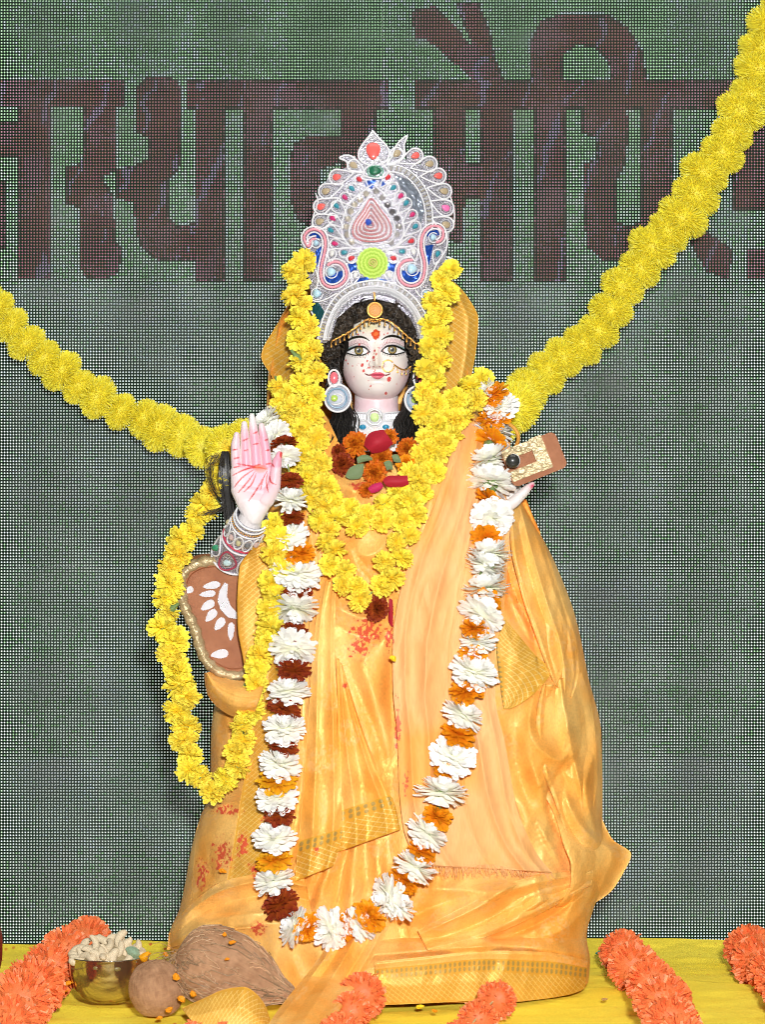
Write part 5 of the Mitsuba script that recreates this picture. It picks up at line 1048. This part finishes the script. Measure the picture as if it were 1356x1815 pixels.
def elp(x, y, l, w, ang): 
    a = np.linspace(0, 2 * np.pi, 22)[:-1]; u, v = l / 2 * np.cos(a), w / 2 * np.sin(a) * (1 - .35 * np.cos(a)); c, s = math.cos(math.radians(ang)), math.sin(math.radians(ang)); return np.stack([x + u * c - v * s, y + u * s + v * c], 1)
for e in ((375, 1037.5, 31, 12, 170), (368, 1052.5, 28, 11, 172), (368, 1073, 27, 14, 148), (374, 1091, 27, 14, 132), (389, 1106, 26, 14, 128), (409.5, 1119, 32, 11, 92), (335, 1046, 16, 11, 150), (389, 1159, 31, 15, 170)):
    painted(elp(*e))
painted([(336, 1081), (342, 1090), (346, 1104), (354, 1122), (359, 1138), (350, 1130), (340, 1112), (335, 1096)], col=(0.72, 0.68, 0.58))
# neck and peg head, an oblong beam running up to the right
B0, B1 = np.array([400, 1035.0]), np.array([985, 800.0]); dr_ = (B1 - B0) / np.linalg.norm(B1 - B0); nn = np.array([-dr_[1], dr_[0]])
def beam(s0, s1, w0, w1, y0, y1, rad=6):
    m = shapely.Polygon([B1 + dr_ * s0 + nn * w0, B1 + dr_ * s1 + nn * w0, B1 + dr_ * s1 + nn * w1, B1 + dr_ * s0 + nn * w1]).buffer(-rad).buffer(rad, quad_segs=6)
    me = trimesh.creation.extrude_polygon(m, 1.0, engine='earcut').subdivide_to_size(9, max_iter=12); v = np.array(me.vertices)
    return W(v[:, 0], v[:, 1], y1 - (y1 - y0) * v[:, 2]), np.array(me.faces)
add('neck', beam(-640, -78, -20, 22, .085, .115), 'm_clay', smooth=30, parent=k)
add('peg_head', beam(-92, 11, -35, 33, .060, .098, 11), 'm_clay', smooth=30, parent=k)
for i_, (bb) in enumerate(((-38, -14, -37.5, 24, .0545, .0665, 3), (-90, -38, -35.5, -17, .0560, .0665, 3), (-90, -36, 4, 23, .0560, .0665, 3))):
    add('gold_band', beam(*bb), 'm_leafgold', smooth=30, parent=k)
m = trimesh.creation.cylinder(radius=12.5 * S, height=.03, sections=28); m.apply_transform(trimesh.transformations.rotation_matrix(math.pi / 2, [1, 0, 0])); v = np.array(m.vertices); v = np.vstack([v]) + W(909, 817, .052)
kb = add('peg', (v, np.array(m.faces)), 'm_gem', color=[0.02, 0.02, 0.016], smooth=40, parent=k)
add('peg_end', ball(W(909, 817, .037), [12.5 * S, .004, 12.5 * S], 2), 'm_gem', color=[0.02, 0.02, 0.016], parent=k)
q = spline([(903, 752, .075), (914, 762, .07), (919, 778, .072), (914, 792, .08)], 20)
add('tie_ribbon', tube(W(q[:, 0], q[:, 1], q[:, 2]), 3.4 * S, 6), 'm_petal', color=[0.72, 0.34, 0.06], parent=statue)

# ------------------------------------------------------------------ offerings on the table
def lathe(profile, n=64):
    p = np.asarray(profile, float); a = np.linspace(0, 2 * np.pi, n + 1)
    V = np.stack([p[:, :1] * np.cos(a), p[:, :1] * np.sin(a), np.broadcast_to(p[:, 1:2], (len(p), n + 1))], -1)
    return V.reshape(-1, 3), grid_faces(len(p), n + 1)
bc = np.array([W(193, 1740, .03)[0], .03, 0.0])
prof = spline([(0.0, .001), (.026, .0012), (.034, .006), (.042, .018), (.0465, .034), (.0478, .052)], 30).tolist() + [(.0484, .0535), (.0478, .0545), (.0468, .0535)] + spline([(.0462, .050), (.044, .03), (.033, .008), (0.0, .004)], 20).tolist()
v, f = lathe(prof); add('steel_bowl', (v + bc, f), 'm_steel', label='shiny round steel bowl heaped with cashew nuts', cat='bowl')
ng = np.random.default_rng(15)
def cashew(seed):
    rg = np.random.default_rng(seed); a = np.linspace(-1.35, 1.35, 16); R = .0088
    p = np.stack([R * np.sin(a) * 1.15, 0 * a, -R * np.cos(a)], 1) + [0, 0, R * .6]
    r = .0043 * np.clip(1 - (np.abs(a) / 1.36) ** 3.2, .02, 1) ** .5 * (1 + .2 * np.tanh(a))
    v, f = tube(p, r, 10); v[:, 1] *= .9
    return mikit.ply((v, f), 'm_petal', smooth=True, color=np.broadcast_to(np.array([0.66, 0.55, 0.37]) * rg.uniform(.9, 1.08), (len(v), 3)))
NUT = [cashew(i) for i in range(3)]
for i in range(52):
    rr_ = .040 * math.sqrt(ng.random()); a = ng.uniform(0, 6.28); lay = 0.052 + .026 * (1 - (rr_ / .042) ** 2) * ng.uniform(.7, 1.0)
    if i < 20: rr_ = .036 + .004 * ng.random(); a = i / 20 * 6.28; lay = .0545
    kk = thing('cashew_nut', 'pale cashew nut in the heap in the steel bowl', 'nut', 'cashew nuts in the bowl')
    nn_ = ng.normal(0, .45, 3) + [0, -.7, .7]; nn_ /= np.linalg.norm(nn_); zz_ = np.cross(nn_, ng.normal(0, 1, 3)); zz_ /= np.linalg.norm(zz_)
    M_ = np.eye(4); M_[:3, :3] = np.stack([np.cross(nn_, zz_), nn_, zz_], 1) * ng.uniform(.98, 1.2); M_[:3, 3] = bc + [rr_ * math.cos(a), rr_ * math.sin(a), lay]
    scene[kk] = {**NUT[i % 3], 'to_world': T(M_)}
hp = [lathe(spline([(.0, .067), (.02, .064), (.035, .056), (.0455, .047)], 14))]
add('nut_filling', (hp[0][0] + bc, hp[0][1]), 'm_petal', color=[0.34, 0.27, 0.15], parent='steel_bowl', kind='stuff', label='cashew nuts and raisins filling the bowl')
for i, (x, y) in enumerate(((172, 1714), (190, 1718), (206, 1716), (196, 1690))):
    kk = thing('raisin', 'dark wrinkled raisin among the cashew nuts near the bowl rim', 'raisin', 'raisins in the bowl')
    b = ball([0, 0, 0], [.006, .0048, .0042], 2); vv = b[0] * (1 + .25 * (meshkit.noise(b[0] * 600 + i) - .5))[:, None]
    w_ = W(x, y, -.012 + (.03 if i == 3 else 0)); scene[kk] = mikit.ply((vv + w_, b[1]), 'm_paint', smooth=True, color=np.broadcast_to([0.20, 0.15, 0.05] if i < 3 else [0.28, 0.12, 0.06], (len(vv), 3)))
petal_at([(222, 1680), (232, 1676), (246, 1682)], [(230, 1698), (240, 1700), (249, 1696)], .0, .008, 'crumpled green leaf on the cashew heap', c=[0.25, 0.36, 0.24], base='leaf', ct='leaf')
petal_at([(246, 1694), (254, 1688), (264, 1685)], [(250, 1702), (257, 1704), (262, 1698)], -.004, .006, 'orange petal standing on the cashew heap', c=[0.82, 0.36, 0.01], base='flower_petal')
def spheroid(axis_pts, radii, na=72, ns=70, seed=0, lump=.03):
    a, b = axis_pts; ax = b - a; L = np.linalg.norm(ax); ax /= L; e1 = np.cross(ax, [0, 1, 0.]); e1 /= np.linalg.norm(e1); e2 = np.cross(ax, e1)
    s = 0.5 - 0.5 * np.cos(np.linspace(0, np.pi, ns)); r = PchipInterpolator(*zip(*radii))(s); th = np.linspace(0, 2 * np.pi, na + 1)
    rr_ = r[:, None] * (1 + .03 * np.cos(3 * th + .6)[None] * np.sin(np.pi * s)[:, None])
    V = a + ax * (L * s)[:, None, None] + (rr_ * np.cos(th))[..., None] * e1 + (rr_ * np.sin(th))[..., None] * e2
    nz = meshkit.fbm(V * 45 + seed, 3, seed) - .5
    V = V + (V - (a + ax * (L * s)[:, None, None])) * (lump * 3 * nz)[..., None]
    return V, np.stack([np.broadcast_to(th / 6.283, (ns, na + 1)), np.broadcast_to(s[:, None], (ns, na + 1))], -1), grid_faces(ns, na + 1)
yc_ = -.072
V, U, F = spheroid((W(313, 1690, yc_ + .01), W(521, 1764, yc_ - .01)), [(0, 0), (.03, .020), (.12, .0385), (.3, .0465), (.45, .0468), (.6, .041), (.75, .029), (.87, .0165), (.95, .011), (.99, .0075), (1, 0)], seed=3)
V[..., 2] = np.maximum(V[..., 2], .001)
co = add('coconut', (V.reshape(-1, 3), F), 'm_husk', uv=U.reshape(-1, 2), label='brown fibrous husked coconut lying at the foot of the statue', cat='coconut')
fb = []; fg = np.random.default_rng(8)
for i in range(300):
    a, s0 = fg.integers(0, 72), fg.integers(3, 64); steps = fg.integers(4, 11); da = fg.uniform(-.9, .9); pts = []
    for q_ in range(steps):
        ss = min(max(int(s0 + q_ * fg.choice([1, 2])), 0), 69); aa_ = int(a + da * q_) % 72; c0 = V[ss].mean(0); pts.append(c0 + (V[ss, aa_] - c0) * (1.016 + .03 * math.sin(q_ + i) * (i % 3 == 0) + (.05 * q_ / steps if i % 9 == 0 else 0)))
    fb.append(tube(np.array(pts), .00055, 4) + (np.array([0.50, 0.32, 0.18]) * fg.uniform(.5, 1.4),))
for i in range(24):
    p0 = V[fg.integers(1, 6), fg.integers(0, 72)]; dv = np.array([-fg.uniform(.4, 1), -.2 + .3 * fg.normal(), fg.normal(0, .5) - .1]); L_ = fg.uniform(.012, .05)
    s = np.linspace(0, 1, 7)[:, None]; fb.append(tube(p0 + dv * L_ * s + np.array([0, 0, -.012]) * s ** 2 + fg.normal(0, .0006, (7, 3)), .00035, 3) + ([0.45, 0.28, 0.15],))
add('fibre', cat(fb), 'm_hair', parent=co, kind='stuff')
yb_ = -.072; c0 = W(277, 1752, yb_)
V2, U2, F2 = spheroid((c0 + [-.008, 0, .0335], c0 + [.008, 0, -.0335]), [(0, 0), (.05, .0145), (.15, .0235), (.3, .0303), (.5, .0332), (.7, .0303), (.85, .0235), (.95, .0145), (1, 0)], seed=9, lump=.012)
V2[..., 2] = np.maximum(V2[..., 2], .001)
add('coconut', (V2.reshape(-1, 3), F2), 'm_husk', uv=U2.reshape(-1, 2), label='small smooth round brown coconut leaning beside the steel bowl', cat='coconut')
rp = spline([(.0, .001), (.03, .001), (.046, .03), (.048, .06), (.040, .085), (.028, .095), (.030, .105)], 40)
v, f = lathe(rp); add('red_pot', (v + np.array([W(-66, 1700, .10)[0], .10, 0]), f), 'm_paint', color=[0.22, 0.02, 0.015], label='dark red pot cut off by the left edge of the photo', cat='pot')
# fallen petals
pg = np.random.default_rng(21)
OR, YE, MA = [0.80, 0.30, 0.01], [0.85, 0.62, 0.02], [0.30, 0.01, 0.06]
SPOTS = [(112, 1752, .02, OR, 16, 'curled orange petal against the left side of the steel bowl'), (120, 1742, .03, OR, 12, 'small orange petal behind the left side of the bowl'), (80, 1792, 0, YE, 12, 'yellow petal on the cloth beside the orange garland'), (97, 1786, 0, MA, 12, 'maroon petal on the cloth in front of the bowl'), (82, 1800, 0, OR, 10, 'small orange petal below the yellow one at lower left'),
         (312, 1730, -.11, OR, 15, 'orange petal stuck to the top right of the small coconut'), (322, 1770, -.115, OR, 15, 'wavy orange petal at the right foot of the small coconut'), (300, 1788, -.12, OR, 13, 'orange petal lying in front of the small coconut'), (342, 1760, -.12, OR, 13, 'reddish orange petal between the two coconuts'), (282, 1803, -.12, OR, 10, 'thin orange petal on the cloth below the small coconut'),
         (412, 1669, -.118, OR, 11, 'round orange petal on top of the large coconut'), (402, 1699, -.122, OR, 8, 'small orange petal on the front of the large coconut'), (398, 1655, -.10, OR, 9, 'orange speck of petal on the upper edge of the large coconut'), (745, 1783, 0, YE, 12, 'small yellow petal on the cloth before the hem'), (770, 1790, 0, OR, 9, 'pale orange petal on the cloth before the hem'),
         (1062, 1688, 0, [0.05, 0.30, 0.26], 11, 'teal scrap on the cloth right of the skirt'), (1072, 1770, 0, [0.5, 0.3, 0.1], 9, 'dry brown petal beside the right orange garland'), (262, 1690, .03, OR, 10, 'orange petal lying behind the steel bowl'), (293, 1690, .06, OR, 10, 'small orange petal behind the small coconut'), (395, 1543, 0, OR, 12, 'orange petal caught in the lap fold of the sari'), (697, 1167, 0, YE, 13, 'yellow petal at the edge of the sheer shawl')]
for x, y, yd, c, r, lab in SPOTS:
    if y < 1600: yd = float(front(np.array(x), np.array(float(y)))) - .026
    elif yd == 0: yd = float(G(y, .004))
    a = pg.uniform(0, 6.28); u, t = np.meshgrid(np.linspace(-1, 1, 6), np.linspace(-1, 1, 9), indexing='ij')
    wd_ = .62 * np.sqrt(np.clip(1 - np.abs(t) ** 2.2, .01, 1)) * (1 + .35 * t) * (1 + .1 * np.sin(7 * t + x)); lu = u * wd_
    ex, ez = r * .66 * (lu * math.cos(a) - t * math.sin(a)), r * .66 * (lu * math.sin(a) + t * math.cos(a)) * .7
    P_ = W(x + ex, y + ez, yd - .003 * np.cos(u * 1.4) + .0015 * np.sin(4 * u + 3 * t + x))
    add('flower_petal', (P_.reshape(-1, 3), grid_faces(6, 9)), 'm_petal', color=c, label=lab, cat='petal')
